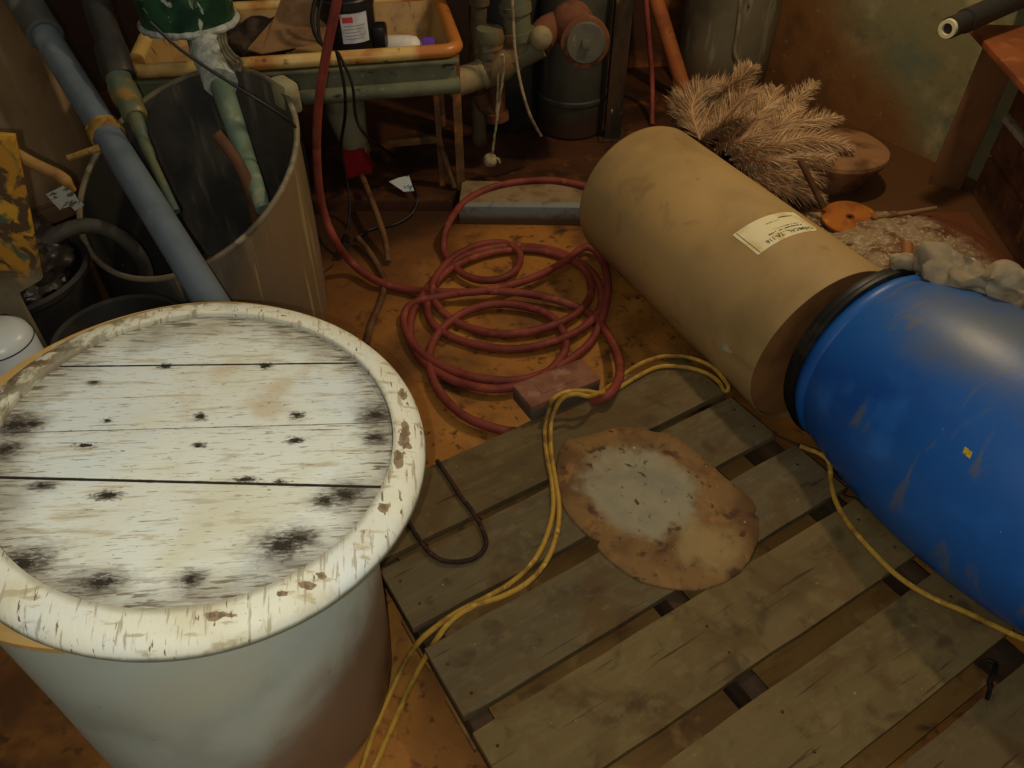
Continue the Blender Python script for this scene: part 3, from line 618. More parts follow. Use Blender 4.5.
for i in range(len(q)): mb.bm.faces.new((f0[i], f0[(i+1) % len(q)], f1[(i+1) % len(q)], f1[i]))
single('cardboard_sheet', mb, cb, 'torn brown cardboard piece leaning over the sink front rim', 'cardboard')
sm_ = mat('dark bundle', (70, 56, 44), [dict(c=(46, 36, 30), s=6, lo=.42, hi=.65), dict(c=(104, 84, 60), s=10, lo=.6, hi=.75)], rough=.8)
mb = MB(); bmesh.ops.create_icosphere(mb.bm, subdivisions=4, radius=1)
c_ = YP(258, 18, 3.05); c_.z = zb+.075
for v in mb.bm.verts:
    k = 1+.35*noise.noise(v.co*2.2); v.co = Vector((v.co.x*.13*k, v.co.y*.12*k, v.co.z*.07*k))+c_
single('rag_bundle', mb, sm_, 'dark crumpled bundle lying in the sink behind the cardboard', 'rag')

# ------------------------------------------------------------------ tall dark bin with cut rim and what stands in it
CC = Vector((-.955, 2.08, 0))
can = thing('waste_bin', 'large dark plastic bin with slanting cut rim standing behind the white lid', 'bin', CC)
strm = mat('pale grey bracket', (158, 148, 112), [dict(c=(120, 112, 86), s=12, lo=.45, hi=.65)], rough=.7)
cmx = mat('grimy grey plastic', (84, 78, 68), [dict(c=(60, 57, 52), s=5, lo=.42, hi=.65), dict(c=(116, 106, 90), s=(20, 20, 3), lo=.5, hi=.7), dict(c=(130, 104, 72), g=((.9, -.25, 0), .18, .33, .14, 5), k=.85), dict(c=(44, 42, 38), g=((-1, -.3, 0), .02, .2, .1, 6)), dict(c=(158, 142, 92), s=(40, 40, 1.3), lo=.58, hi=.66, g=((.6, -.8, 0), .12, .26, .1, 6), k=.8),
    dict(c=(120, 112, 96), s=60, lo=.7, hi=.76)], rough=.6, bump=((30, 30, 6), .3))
def rimz(x, y): return .535+.2*x+.46*y
seg = 120; mb = MB()
rows = [[], [], [], [], []]
for k in range(seg):
    a = 2*PI*k/seg
    def at_(rb, rt, f, dz=0):
        zt_ = rimz(.345*math.cos(a), .345*math.sin(a)); z = zt_*f+dz; r = rb+(rt-rb)*z/.6
        r += .004*noise.noise(Vector((math.cos(a)*2, math.sin(a)*2, z*2)))
        return mb.bm.verts.new(Vector((r*math.cos(a), r*math.sin(a), z)))
    rows[0].append(at_(.325, .338, 0)); rows[1].append(at_(.325, .338, .5)); rows[2].append(at_(.325, .338, 1, -.002)); rows[3].append(at_(.317, .329, 1, -.002)); rows[4].append(at_(.317, .329, 0, .012))
for a, b in zip(rows, rows[1:]):
    for k in range(seg): mb.bm.faces.new((a[k], a[(k+1) % seg], b[(k+1) % seg], b[k]))
mb.bm.faces.new(rows[0][::-1]); mb.bm.faces.new(rows[4])
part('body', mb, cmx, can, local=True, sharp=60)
def rr_(a): return .321+.013*rimz(.335*math.cos(a), .335*math.sin(a))/.6
mb = MB(); mb.tube([Vector((rr_(a)*math.cos(a), rr_(a)*math.sin(a), rimz(.335*math.cos(a), .335*math.sin(a)))) for a in [2*PI*k/100 for k in range(100)]], .0085, 8, closed=True)
part('rim', mb, mat('worn bin rim', (126, 112, 88), [dict(c=(84, 76, 62), s=9, lo=.42, hi=.66), dict(c=(150, 138, 112), s=16, lo=.55, hi=.7)], rough=.6), can, local=True, label='paler worn edge of the bin')
mb = MB(); a = math.radians(40); hz = rimz(.35*math.cos(a), .35*math.sin(a)); mb.box((.352*math.cos(a), .352*math.sin(a), hz-.03), (.05, .10, .09), M=Matrix.Rotation(a, 4, 'Z'), bevel=.014); part('handle', mb, strm, can, local=True)
wd = mat('brown stick', (104, 70, 44), [dict(c=(78, 50, 32), s=(10, 10, 3), lo=.42, hi=.65), dict(c=(134, 98, 62), s=20, lo=.6, hi=.72)], rough=.75)
mb = MB(); mb.tube(spline([YP(216, 133, 2.06), YP(238, 163, 2.04), YP(252, 196, 2.02), YP(257, 228, 2.0)], 5), [.017]*16, 12); single('wooden_stick', mb, wd, 'short rounded brown stick leaning inside the dark bin', 'stick')
mb = MB(); mb.tube(spline([Vector((-1.12+.19*math.cos(a), 2.12+.19*math.sin(a), .04+.03*math.sin(a))) for a in [PI*2*k/12 for k in range(12)]], 4, closed=True), .013, 10, closed=True)
single('hoop', mb, stk, 'brown hoop lying in the bottom of the dark bin', 'hoop')
# thick dark hose arching over the front rim
mb = MB(); mb.tube(spline([(-1.17, 1.62, .024), (-1.20, 1.63, .12), DP(30, 290, 1.97), DP(38, 252, 1.99), DP(62, 232, 2.02), DP(93, 226, 2.07), DP(122, 238, 2.13), DP(140, 258, 2.19), DP(146, 275, 2.24)], 6), .021, 12)
single('dark_hose', mb, mat('dark grey hose', (70, 64, 54), [dict(c=(48, 45, 40), s=9, lo=.42, hi=.66), dict(c=(92, 82, 66), s=16, lo=.58, hi=.74)], rough=.7), 'thick dark grey hose arching over the front edge of the dark bin', 'hose')
# blue-grey pipe
blp = mat('blue grey plastic pipe', (102, 113, 122), [dict(c=(88, 99, 109), s=6, lo=.42, hi=.68), dict(c=(120, 128, 134), s=9, lo=.55, hi=.74), dict(c=(190, 194, 190), s=40, lo=.73, hi=.78)], rough=.45, spec=.45)
cpl = mat('grey coupling', (92, 96, 92), [dict(c=(72, 74, 70), s=7, lo=.42, hi=.66), dict(c=(118, 118, 110), s=12, lo=.58, hi=.74)], rough=.55)
b0, b1 = DP(207, 295, 1.93), DP(44, 33, 2.38); bdv = (b1-b0)
bp = thing('pvc_pipe', 'thick blue-grey plastic pipe slanting across the dark bin', 'pipe', b0)
mb = MB(); mb.tube([b0-bdv*.30, b0, b0+bdv*.5, b1], .041, 28); part('tube', mb, blp, bp)
mb = MB(); e = bdv.normalized(); mb.tube([b1-e*.02, b1-e*.015, b1+e*.30], [.047, .053, .053], 28); part('coupling', mb, cpl, bp, label='wider grey coupling at the upper end')
ty = mat('yellow tie tape', (160, 124, 60), [dict(c=(120, 84, 40), s=24, lo=.42, hi=.65), dict(c=(190, 160, 96), s=36, lo=.58, hi=.72)], rough=.7, bump=(90, .5))
tcn = b0+bdv*.568
mb = MB(); Mt = frame(tcn, e, (0, 0, 1))
mb.lathe([(.0415, -.020), (.048, -.017), (.046, -.006), (.049, .0), (.046, .007), (.048, .017), (.0415, .020)], 32, Mt).wob(.0025, 50)
mb.tube([DP(100, 148, 2.13), DP(86, 152, 2.12), DP(68, 158, 2.12)], [.012, .009, .009], 8)
single('tie_strap', mb, ty, 'frayed yellow strap tied round the blue-grey pipe', 'strap')
# dark pipe with brass fitting
p2 = [DP(92, -20, 2.30), DP(100, 15, 2.29), DP(112, 48, 2.28), DP(118, 66, 2.26)]
pp_ = thing('dark_pipe', 'dark pipe with greenish brass fitting going down behind the blue-grey pipe', 'pipe', p2[-1])
dkp = mat('dark pipe', (44, 42, 40), [dict(c=(62, 56, 48), s=10, lo=.5, hi=.7)], rough=.5)
mb = MB(); mb.tube(spline(p2, 4), .040, 18); mb.tube([DP(110, 48, 2.28), DP(111, 50, 2.28), DP(119, 76, 2.25), DP(120, 78, 2.25)], [.042, .047, .047, .042], 18); part('tube', mb, dkp, pp_)
brs = mat('verdigris brass', (104, 108, 80), [dict(c=(84, 102, 90), s=10, lo=.45, hi=.62), dict(c=(150, 116, 60), s=14, lo=.58, hi=.7)], rough=.5, metal=.35)
mb = MB(); mb.tube(spline([DP(117, 74, 2.25), DP(122, 88, 2.23), DP(130, 104, 2.21), DP(136, 118, 2.19)], 4), [.036]*4+[.04]*4+[.035]*4+[.028], 16); part('fitting', mb, brs, pp_, label='greenish brass fitting')
mb = MB(); mb.tube(spline([DP(134, 114, 2.19), DP(142, 136, 2.17), DP(152, 160, 2.15), DP(176, 212, 2.10)], 4), [.021]*4+[.016]*4+[.012]*5, 12); part('thin_tube', mb, brs, pp_)
# green funnel bucket with crusted drain
fb = DP(189, 20, 2.45)
fun = thing('green_bucket', 'green pail with white crusted rim hanging above the dark bin', 'pail', fb)
gm = mat('dark green paint', (48, 88, 60), [dict(c=(22, 54, 38), s=7, lo=.42, hi=.62), dict(c=(180, 186, 168), s=(26, 26, 12), lo=.66, hi=.71, w=.5), dict(c=(50, 96, 66), s=9, lo=.56, hi=.72), dict(c=(190, 196, 184), s=30, lo=.64, hi=.7, g=((0, 0, -1), -.05, .03, .03, 20))], rough=.45, bump=(60, .3))
mb = MB(); mb.lathe([(0, -.012), (.12, -.012), (.138, -.006), (.143, .01), (.148, .10), (.158, .26), (.152, .26), (.135, .02), (0, .006)], 56); part('body', mb, gm, fun, local=True)
crm = mat('white crust', (176, 180, 172), [dict(c=(140, 146, 140), s=30, lo=.42, hi=.62), dict(c=(110, 108, 90), s=14, lo=.55, hi=.72), dict(c=(90, 96, 84), s=60, lo=.62, hi=.72)], rough=.8, bump=(90, .7))
mb = MB(); mb.tube([Vector((.146*math.cos(a), .146*math.sin(a), -.002)) for a in [2*PI*k/48 for k in range(48)]], .0105, 8, closed=True).wob(.004, 45); part('crusted_rim', mb, crm, fun, local=True, label='white crusted bottom edge')
c0 = [DP(203, 32, 2.42), DP(208, 50, 2.40), DP(217, 72, 2.37), DP(221, 84, 2.35)]
dp = thing('crusted_drain', 'green drain pipe white with crust running from the green pail into the bin', 'pipe', c0[-1])
mb = MB(); mb.tube(spline(c0, 6), [.052]*19, 18)
for v in mb.bm.verts: v.co += noise.noise_vector(v.co*38)*.007
part('crust', mb, crm, dp, label='thick white crust')
gpm = mat('pale green pipe', (108, 126, 106), [dict(c=(90, 106, 88), s=10, lo=.42, hi=.64), dict(c=(150, 148, 120), s=14, lo=.56, hi=.7)], rough=.55, bump=(40, .3))
mb = MB(); mb.tube(spline([DP(218, 76, 2.37), DP(233, 120, 2.32), DP(248, 164, 2.27), DP(264, 210, 2.22)], 5), [.036-.0009*k for k in range(16)], 14); part('tube', mb, gpm, dp)
rp = mat('slimy rope', (112, 108, 86), [dict(c=(76, 74, 58), s=20, lo=.42, hi=.62)], rough=.7, bump=(120, .5))
mb = MB()
for k in range(4): mb.tube(spline([DP(216+k*3, 34, 2.40), DP(217+k*3, 44, 2.37), DP(222+k*4, 58-k, 2.35), DP(229+k*4, 67-k*2, 2.345), DP(233+k*2, 68+k, 2.35)], 5), .0055, 7)
single('rope', mb, rp, 'grey-green rope strands hanging from the green pail', 'rope')
mb = MB(); mb.tube(spline([YP(150, 22, 2.1), YP(176, 46, 2.1), YP(204, 66, 2.1), YP(232, 84, 2.1), YP(256, 99, 2.1), YP(282, 116, 2.12), YP(296, 128, 2.14), YP(304, 152, 2.16), YP(309, 185, 2.18), YP(314, 220, 2.2), YP(320, 240, 2.22), YP(328, 250, 2.24), G(338, 258, .03)], 6), .0045, 8)
single('thin_cable', mb, blk, 'thin dark cable strung from the green pail over the bin to the floor', 'cable')
# black bucket with bin bag
bkt = thing('black_bucket', 'black plastic bucket standing left of the dark bin', 'bucket', (-1.345, 1.68, 0))
bkp = mat('dull black plastic', (34, 33, 31), [dict(c=(50, 46, 40), s=5, lo=.45, hi=.7), dict(c=(26, 25, 24), s=9, lo=.5, hi=.7)], rough=.55, bump=(20, .2))
mb = MB(); mb.lathe([(0, .0), (.17, 0), (.18, .01), (.2, .42), (.212, .43), (.214, .445), (.205, .452), (.195, .445), (.175, .03), (0, .03)], 64); part('body', mb, bkp, bkt, local=True)
bag = MB(); bmesh.ops.create_icosphere(bag.bm, subdivisions=5, radius=1)
c_ = Vector((-1.345, 1.68, .46))
for v in bag.bm.verts:
    d_ = v.co.copy(); k = 1+.22*noise.noise(d_*2.0+Vector((3, 0, 0)))+.16*abs(noise.noise(d_*5))
    v.co = Vector((d_.x*.165*k, d_.y*.165*k, (d_.z*.13*k) if d_.z > 0 else d_.z*.10))+c_
bgm = mat('black bag film', (40, 36, 32), [dict(c=(60, 52, 42), s=5, lo=.45, hi=.7)], rough=.35, bump=(30, .5))
single('rubbish_bag', bag, bgm, 'crumpled dark plastic bag stuffed in the black bucket', 'bag')
wl = MB(); q = [G(46, 195, .58), G(64, 186, .585), G(72, 188, .59), G(78, 200, .595), G(84, 205, .59), G(76, 212, .588), G(70, 206, .59), G(60, 210, .588), G(54, 204, .585)]
f0 = [wl.bm.verts.new(p) for p in q]; f1 = [wl.bm.verts.new(p+Vector((0, 0, .002))) for p in q]; wl.bm.faces.new(f0[::-1]); wl.bm.faces.new(f1)
for i in range(len(q)): wl.bm.faces.new((f0[i], f0[(i+1) % len(q)], f1[(i+1) % len(q)], f1[i]))
wlm = mat('torn grey label', (146, 148, 144), [dict(c=(70, 66, 60), s=44, lo=.55, hi=.62)], rough=.5)
single('torn_label', wl, wlm, 'torn grey-white label scrap on the dark bag', 'label')
# second black bowl low down
mb = MB(); bp_ = G(70, 335, .40); mb.lathe([(0, .0), (.10, .0), (.13, .25), (.155, .40), (.162, .405), (.16, .415), (.15, .41), (.12, .25), (0, .02)], 48, Matrix.Translation((-.965, 1.47, 0)))
single('black_tub', mb, bkp, 'low black tub between the dark bin and the white lid', 'tub')
# painted angle post at left, yellow stick, white bucket, brown cylinder
pz = mat('chipped yellow green paint', (172, 122, 36), [dict(c=(74, 92, 62), s=11, lo=.45, hi=.55, w=.8), dict(c=(196, 146, 46), s=14, lo=.54, hi=.62), dict(c=(84, 62, 40), s=18, lo=.48, hi=.58, w=.8), dict(c=(70, 70, 50), g=((-1, 0, -.36), .07, .10, .05, 14), k=.85), dict(c=(120, 108, 84), g=((0, 0, -1), -.62, -.52, .2, 8)), dict(c=(50, 40, 30), g=((0, 0, -1), -.42, -.3, .2, 8))], rough=.65, bump=(40, .35))
PY = 1.50
w0, w1, w2, w3 = YP(-6, 132, PY), YP(13, 136, PY), YP(41, 280, PY), YP(17, 294, PY)
g0 = w3.copy(); g0.z = 0; g0.x = w3.x-.02; g1 = g0+Vector((-.14, 0, 0)); w4 = YP(-40, 132, PY)
mb = MB()
pl = [w1, w2, w3, YP(19, 300, PY), Vector((w3.x-.005, PY, 0)), Vector((w3.x-.16, PY, 0)), YP(-60, 250, PY), YP(-50, 130, PY)]
f0 = [mb.bm.verts.new(p) for p in pl]; f1 = [mb.bm.verts.new(p+Vector((0, .012, 0))) for p in pl]; mb.bm.faces.new(f0); mb.bm.faces.new(f1[::-1])
for i in range(len(pl)): mb.bm.faces.new((f0[i], f0[(i+1) % len(pl)], f1[(i+1) % len(pl)], f1[i]))
mb.box(((w1.x+w2.x)/2-.14, PY+.03, .75), (.02, .05, .2))
single('steel_bracket', mb, pz, 'chipped yellow and green painted steel upright at the left edge', 'bracket')
ys = mat('dirty yellow stick', (158, 118, 62), [dict(c=(120, 84, 44), s=12, lo=.42, hi=.65)], rough=.65)
mb = MB(); mb.tube(spline([YP(-10, 142, 1.62), YP(12, 152, 1.64), YP(34, 164, 1.66), YP(56, 174, 1.68), YP(66, 181, 1.68), YP(74, 190, 1.69)], 4), [.0145]*17+[.011, .008, .007, .006], 12); single('handle_stick', mb, ys, 'dirty yellow handle sticking out right of the painted steel upright', 'stick')
wc = G(-12, 327, .50)
wb = thing('white_canister', 'white plastic canister standing at the left edge behind the wooden lid', 'canister', Matrix.Translation((wc.x, wc.y, 0)))
whb = mat('white plastic jar', (208, 214, 212), [dict(c=(188, 192, 186), s=8, lo=.5, hi=.7)], rough=.3, spec=.5)
mb = MB(); mb.lathe([(0, 0), (.075, 0), (.08, .01), (.08, .455), (.074, .475), (.055, .49), (0, .493)], 40); part('body', mb, whb, wb, local=True)
mb = MB(); mb.lathe([(.0802, .455), (.0812, .455), (.0812, .458), (.0802, .458)], 40, closed=True); part('line', mb, ink, wb, local=True)
t_ = textmb('S', .026, 0, 0)
for v in t_.bm.verts:
    a = -.75+v.co.x/.08; zz_ = .412+v.co.y; v.co = Vector((.0806*math.cos(a), .0806*math.sin(a), zz_))
part('letter', t_, ink, wb, local=True, smooth=False)
brn = mat('brown fibre tank', (140, 112, 78), [dict(c=(112, 88, 60), s=5, lo=.42, hi=.66), dict(c=(160, 132, 96), s=(14, 14, 2), lo=.52, hi=.7), dict(c=(74, 54, 38), g=((0, 0, -1), -.2, -.02, .1, 5))], rough=.8, bump=(20, .3))
tk = thing('brown_cylinder', 'tall brown cylinder standing against the wall at the left edge', 'cylinder', (-1.95, 2.78, .05))
mb = MB(); mb.lathe([(0, 0), (.29, 0), (.30, .01), (.30, .07), (.296, .08), (.296, 1.0), (0, 1.0)], 64); part('body', mb, brn, tk, local=True)
mb = MB(); mb.lathe([(.298, .075), (.306, .08), (.306, .095), (.298, .10)], 64, closed=True); part('band', mb, brn, tk, local=True)

# ------------------------------------------------------------------ pipework in the middle of the back
tan = mat('tan crusted pipe', (138, 122, 88), [dict(c=(104, 96, 72), s=9, lo=.42, hi=.66), dict(c=(166, 140, 94), s=12, lo=.54, hi=.7)], rough=.7, bump=(40, .4))
rus = mat('rusted cast iron', (104, 62, 40), [dict(c=(72, 44, 32), s=7, lo=.42, hi=.66), dict(c=(132, 82, 50), s=12, lo=.55, hi=.7)], rough=.85, bump=(50, .6))
vgn = mat('green valve', (96, 94, 70), [dict(c=(66, 104, 88), s=8, lo=.56, hi=.68), dict(c=(112, 84, 52), s=9, lo=.46, hi=.60), dict(c=(52, 56, 46), s=14, lo=.55, hi=.7)], rough=.6, bump=(60, .4))
PYY = 3.0
vl = thing('valve_pipework', 'crusted horizontal water pipe with green valve and rusty flange right of the sink', 'pipework', YP(500, 80, PYY))
A = [YP(452, 84, PYY-.08), YP(470, 78, PYY-.03), YP(486, 72, PYY)]
mb = MB(); mb.tube(spline(A, 4), .052, 18); mb.tube([YP(480, 75, PYY-.01), YP(489, 71, PYY)], .058, 18); part('supply_pipe', mb, tan, vl)
mb = MB(); mb.tube([YP(484, 73, PYY), YP(491, 70, PYY), YP(503, 62, PYY+.01), YP(512, 57, PYY+.02)], [.055, .066, .066, .055], 18); mb.tube([YP(492, 66, PYY), YP(491, 42, PYY)], [.05, .046], 16); mb.tube([YP(491, 47, PYY), YP(490, 40, PYY)], [.056, .05], 6)
mb.tube([YP(508, 60, PYY+.02), YP(526, 52, PYY+.03), YP(540, 44, PYY+.03)], .05, 16); mb.tube([YP(510, 58, PYY+.02), YP(517, 55, PYY+.02)], .062, 8); part('valve_body', mb, vgn, vl)
mb = MB(); mb.lathe([(0, 0), (.052, .0), (.058, .02), (.05, .05), (0, .056)], 20, frame(YP(490, 42, PYY), (0, 0, 1), (1, 0, 0))); part('valve_cap', mb, vgn, vl)
mb = MB(); mb.tube([YP(520, 48, PYY+.03), YP(517, 24, PYY+.03), YP(514, -10, PYY+.03)], [.054, .052, .05], 16); mb.tube([YP(519, 38, PYY+.03), YP(518, 30, PYY+.03)], .064, 16); mb.tube([YP(516, 12, PYY+.03), YP(515, 4, PYY+.03)], .06, 16); part('riser', mb, vgn, vl)
mb = MB(); bmesh.ops.create_uvsphere(mb.bm, u_segments=20, v_segments=12, radius=.043, matrix=Matrix.Translation(YP(541, 38, PYY-.02))); part('ball_fitting', mb, tan, vl, label='tan rounded pipe end')
mb = MB(); mb.tube(spline([YP(540, 40, PYY+.06), YP(548, 30, PYY+.10), YP(562, 26, PYY+.14), YP(576, 30, PYY+.12)], 5), .055, 16); part('elbow', mb, rus, vl)
fc = YP(585, 42, PYY+.02)
FM = frame(fc, (EYE-fc).normalized()*.6+Vector((.1, -.6, -.05)), (0, 0, 1)) @ Matrix.Scale(.86, 4)
mb = MB(); mb.lathe([(0, -.17), (.085, -.17), (.10, -.1), (.10, -.05), (.092, -.045), (.092, -.02), (.108, -.015), (.108, .012), (.098, .018), (.0, .018)], 40, FM); part('flange', mb, rus, vl)
bmx = MB(); bmesh.ops.create_uvsphere(bmx.bm, u_segments=20, v_segments=12, radius=.085, matrix=Matrix.Translation(YP(572, 24, PYY+.12))); part('tee_body', bmx, rus, vl)
gcp = mat('dull grey metal', (96, 90, 72), [dict(c=(84, 82, 70), s=9, lo=.42, hi=.66), dict(c=(136, 130, 108), s=16, lo=.56, hi=.7)], rough=.55, metal=.2)
mb = MB(); mb.lathe([(0, .0185), (.086, .0185), (.088, .024), (.082, .034), (0, .036)], 40, FM); cp = part('end_cap', mb, gcp, vl, label='round grey end cap with square plug')
mb = MB(); mb.box((0, 0, .045), (.036, .036, .018), bevel=.003); mb.bm.transform(FM); part('square_plug', mb, gcp, cp)
mb = MB(); mb.tube([YP(496, 72, PYY+.02), YP(497, 100, PYY+.02), YP(497, 118, PYY+.02)], .036, 14); mb.tube([YP(480, 92, PYY+.02), YP(484, 104, PYY+.02), YP(496, 114, PYY+.02)], .034, 14); mb.tube([YP(496, 111, PYY+.02), YP(497, 119, PYY+.02)], .05, 16); part('drop_pipe', mb, rus, vl)
mb = MB(); mb.tube([YP(477, 60, 3.25), YP(478, 30, 3.25), YP(479, 2, 3.25)], .033, 14); mb.tube([YP(479, 4, 3.25), YP(479, -6, 3.25), YP(479.5, -40, 3.25)], .042, 14)
v0 = YP(477, 60, 3.25); mb.tube([v0, Vector((v0.x, v0.y, .05))], .033, 14)
single('vertical_pipe', mb, mat('brown pipe', (96, 80, 56), [dict(c=(66, 54, 40), s=9, lo=.42, hi=.66)], rough=.7), 'brown vertical pipe behind the sink corner', 'pipe')
strg = mat('pale string', (166, 150, 116), [dict(c=(124, 108, 80), s=30, lo=.42, hi=.62)], rough=.8)
mb = MB(); q = PYY-.1
mb.tube(spline([YP(511, -20, q), YP(513, 14, q), YP(515, 50, q), YP(521, 85, q), YP(530, 115, q), YP(541, 136, q+.1)], 6), .0055, 7); single('string', mb, strg, 'pale string hanging from above over the green valve', 'string')
mb = MB(); mb.tube(spline([YP(497, 120, q), YP(498, 85, q), YP(500, 58, q-.02), YP(504, 58, q-.02), YP(502, 85, q), YP(497, 118, q), YP(493, 150, q), YP(490, 165, q+.02), YP(497, 158, q), YP(500, 163, q)], 6), .005, 7)
bmesh.ops.create_icosphere(mb.bm, subdivisions=2, radius=.03, matrix=Matrix.Translation(YP(490, 160, q))); mb.wob(.004, 40)
single('string', mb, strg, 'knotted loop of pale string hanging from the green valve', 'string')
# dark tank and steel post
tank = thing('dark_tank', 'dark grey upright cylinder tank below the rusty flange', 'tank', (.27, 3.42, .05))
tkm = mat('dark tank', (58, 56, 46), [dict(c=(42, 40, 36), s=5, lo=.42, hi=.66), dict(c=(74, 70, 56), s=(12, 12, 3), lo=.54, hi=.7), dict(c=(60, 40, 28), g=((0, 0, -1), -.16, -.05, .1, 6))], rough=.6)
mb = MB(); mb.lathe([(0, 0), (.14, 0), (.15, .01), (.152, .15), (.158, .155), (.158, .17), (.152, .175), (.152, .60), (.13, .64), (0, .65)], 48); part('body', mb, tkm, tank, local=True)
tk2 = thing('dark_tank', 'blackish upright tank between the string and the grey tank', 'tank', (-.02, 3.50, .05))
mb = MB(); mb.lathe([(0, 0), (.16, 0), (.165, .01), (.165, .62), (.15, .66), (0, .67)], 48); part('body', mb, mat('blackish tank', (30, 28, 27), [dict(c=(42, 38, 34), s=6, lo=.5, hi=.7)], rough=.6), tk2, local=True)
psm = mat('rusty steel post', (66, 46, 28), [dict(c=(40, 28, 20), s=(20, 20, 4), lo=.42, hi=.62), dict(c=(138, 96, 44), s=(24, 24, 6), lo=.54, hi=.66, g=((0, 0, 1), .3, .55, .2, 6)), dict(c=(170, 150, 110), s=(60, 60, 20), lo=.7, hi=.75)], rough=.7, bump=(40, .4))
pb = G(612, 140, .05); mb = MB(); h_ = 1.15
mb.box((pb.x, pb.y, .05+h_/2), (.07, .006, h_)); mb.box((pb.x-.032, pb.y+.03, .05+h_/2), (.006, .06, h_)); mb.box((pb.x, pb.y+.03, .054), (.12, .12, .008))
single('steel_post', mb, psm, 'dark rusty angle-iron post beside the round flange', 'post')
# rods against the back wall right of the post
orm = mat('orange rust pipe', (156, 86, 40), [dict(c=(124, 66, 32), s=9, lo=.42, hi=.66), dict(c=(178, 108, 50), s=14, lo=.56, hi=.7)], rough=.7, bump=(40, .3))
mb = MB(); a_ = G(690, 116, .0); b_ = YP(656, 0, 3.86); mb.tube([a_+Vector((0, 0, .02)), a_+(b_-a_)*.5+Vector((0, 0, .01)), b_, b_+(b_-a_)*.4], .036, 16); single('orange_pipe', mb, orm, 'orange rusty pipe leaning against the back wall', 'pipe')
mb = MB(); a_ = G(652, 125, .055); b_ = YP(646, 0, 3.62); mb.tube(spline([a_, YP(652, 80, 3.58), YP(649, 40, 3.6), b_, b_+(b_-a_)*.4], 4), .012, 10); single('thin_hose', mb, hm, 'thin dark red hose hanging left of the orange pipe', 'hose')
# galvanised can in the corner
gt = thing('galvanised_drum', 'dull grey metal drum standing in the far corner', 'drum', (1.05, 3.90, .0))
gz = mat('dull galvanised', (110, 100, 78), [dict(c=(84, 76, 58), s=4, lo=.42, hi=.66), dict(c=(136, 128, 100), s=(18, 18, 3), lo=.56, hi=.7), dict(c=(92, 64, 42), g=((0, 0, -1), -.30, -.1, .2, 4)), dict(c=(70, 40, 26), s=(20, 20, 5), lo=.66, hi=.72)], rough=.6, metal=.15, bump=(20, .2))
mb = MB(); mb.lathe([(0, 0), (.215, 0), (.225, .008), (.225, .025), (.218, .032), (.222, .5), (.226, .9), (0, .9)], 64); part('body', mb, gz, gt, local=True)
mb = MB(); mb.tube(spline([Vector((-.03, -.224, .52)), Vector((-.02, -.232, .40)), Vector((-.015, -.23, .30)), Vector((.02, -.228, .24))], 5), .009, 7); part('drip', mb, tan, gt, local=True, label='crusty drip on the drum side')

# ------------------------------------------------------------------ right rear clutter
dsm = mat('brown round tub', (148, 106, 68), [dict(c=(92, 62, 40), s=8, lo=.42, hi=.66), dict(c=(142, 102, 66), s=12, lo=.55, hi=.72)], rough=.85, bump=(30, .5))
pc2 = G(838, 148, .15)
mb = MB(); mb.lathe([(0, -.15), (.12, -.15), (.14, -.12), (.195, -.03), (.205, -.01), (.2, .004), (.17, .012), (.0, .018)], 48, Matrix.Translation(pc2)).wob(.004, 10)
for v in mb.bm.verts: v.co.z = max(v.co.z, .001)
single('brown_tub', mb, dsm, 'squat brown round stool-like tub beside the right wall', 'tub')
fth = mat('dusty plume', (206, 170, 126), [dict(c=(176, 138, 98), s=8, lo=.42, hi=.66), dict(c=(226, 196, 152), s=14, lo=.56, hi=.72)], rough=.9)
plume = thing('dried_plumes', 'heap of dusty dried feathery plumes behind the tan drum', 'plumes', G(750, 190, 0))
random.seed(5)
def frond(pts, wmax):
    mb = MB(); S = spline(pts, 16); n = len(S)
    mb.tube(S, [.005*(1-.8*i/n)+.001 for i in range(n)], 6)
    flip = Vector((0, 0, 1))
    for i in range(2, n):
        t = i/(n-1); tan_ = (S[min(i+1, n-1)]-S[i-1]).normalized()
        L = wmax*(math.sin(PI*min(1, .14+t*.84))**.55)
        lat = tan_.cross(flip).normalized(); nor = lat.cross(tan_)
        for q in range(30):
            sg = 1 if q % 2 else -1
            side = (lat*sg+nor*random.gauss(.15, .45)).normalized()
            curl = random.uniform(.2, 1.0); l = L*random.uniform(.5, 1.2)
            d0 = (tan_*random.uniform(.6, 1.1)+side).normalized(); d1 = (d0+tan_*curl*.8-Vector((0, 0, .55*curl))).normalized()
            base = S[i-1]+(S[i]-S[i-1])*random.random()
            P = [base, base+d0*l*.35, base+d0*l*.6+d1*l*.12, base+d0*l*.7+d1*l*.38]
            sd = d0.cross(Vector((random.uniform(-1, 1), random.uniform(-1, 1), random.uniform(-1, 1)))).normalized()*.0013
            for k in P: k.z = max(k.z, .004)
            va = [(mb.bm.verts.new(p-sd), mb.bm.verts.new(p+sd)) for p in P[:3]]; tv = mb.bm.verts.new(P[3])
            for u_, w_ in zip(va, va[1:]): mb.bm.faces.new((u_[0], u_[1], w_[1], w_[0]))
            mb.bm.faces.new((va[2][0], va[2][1], tv))
    return mb
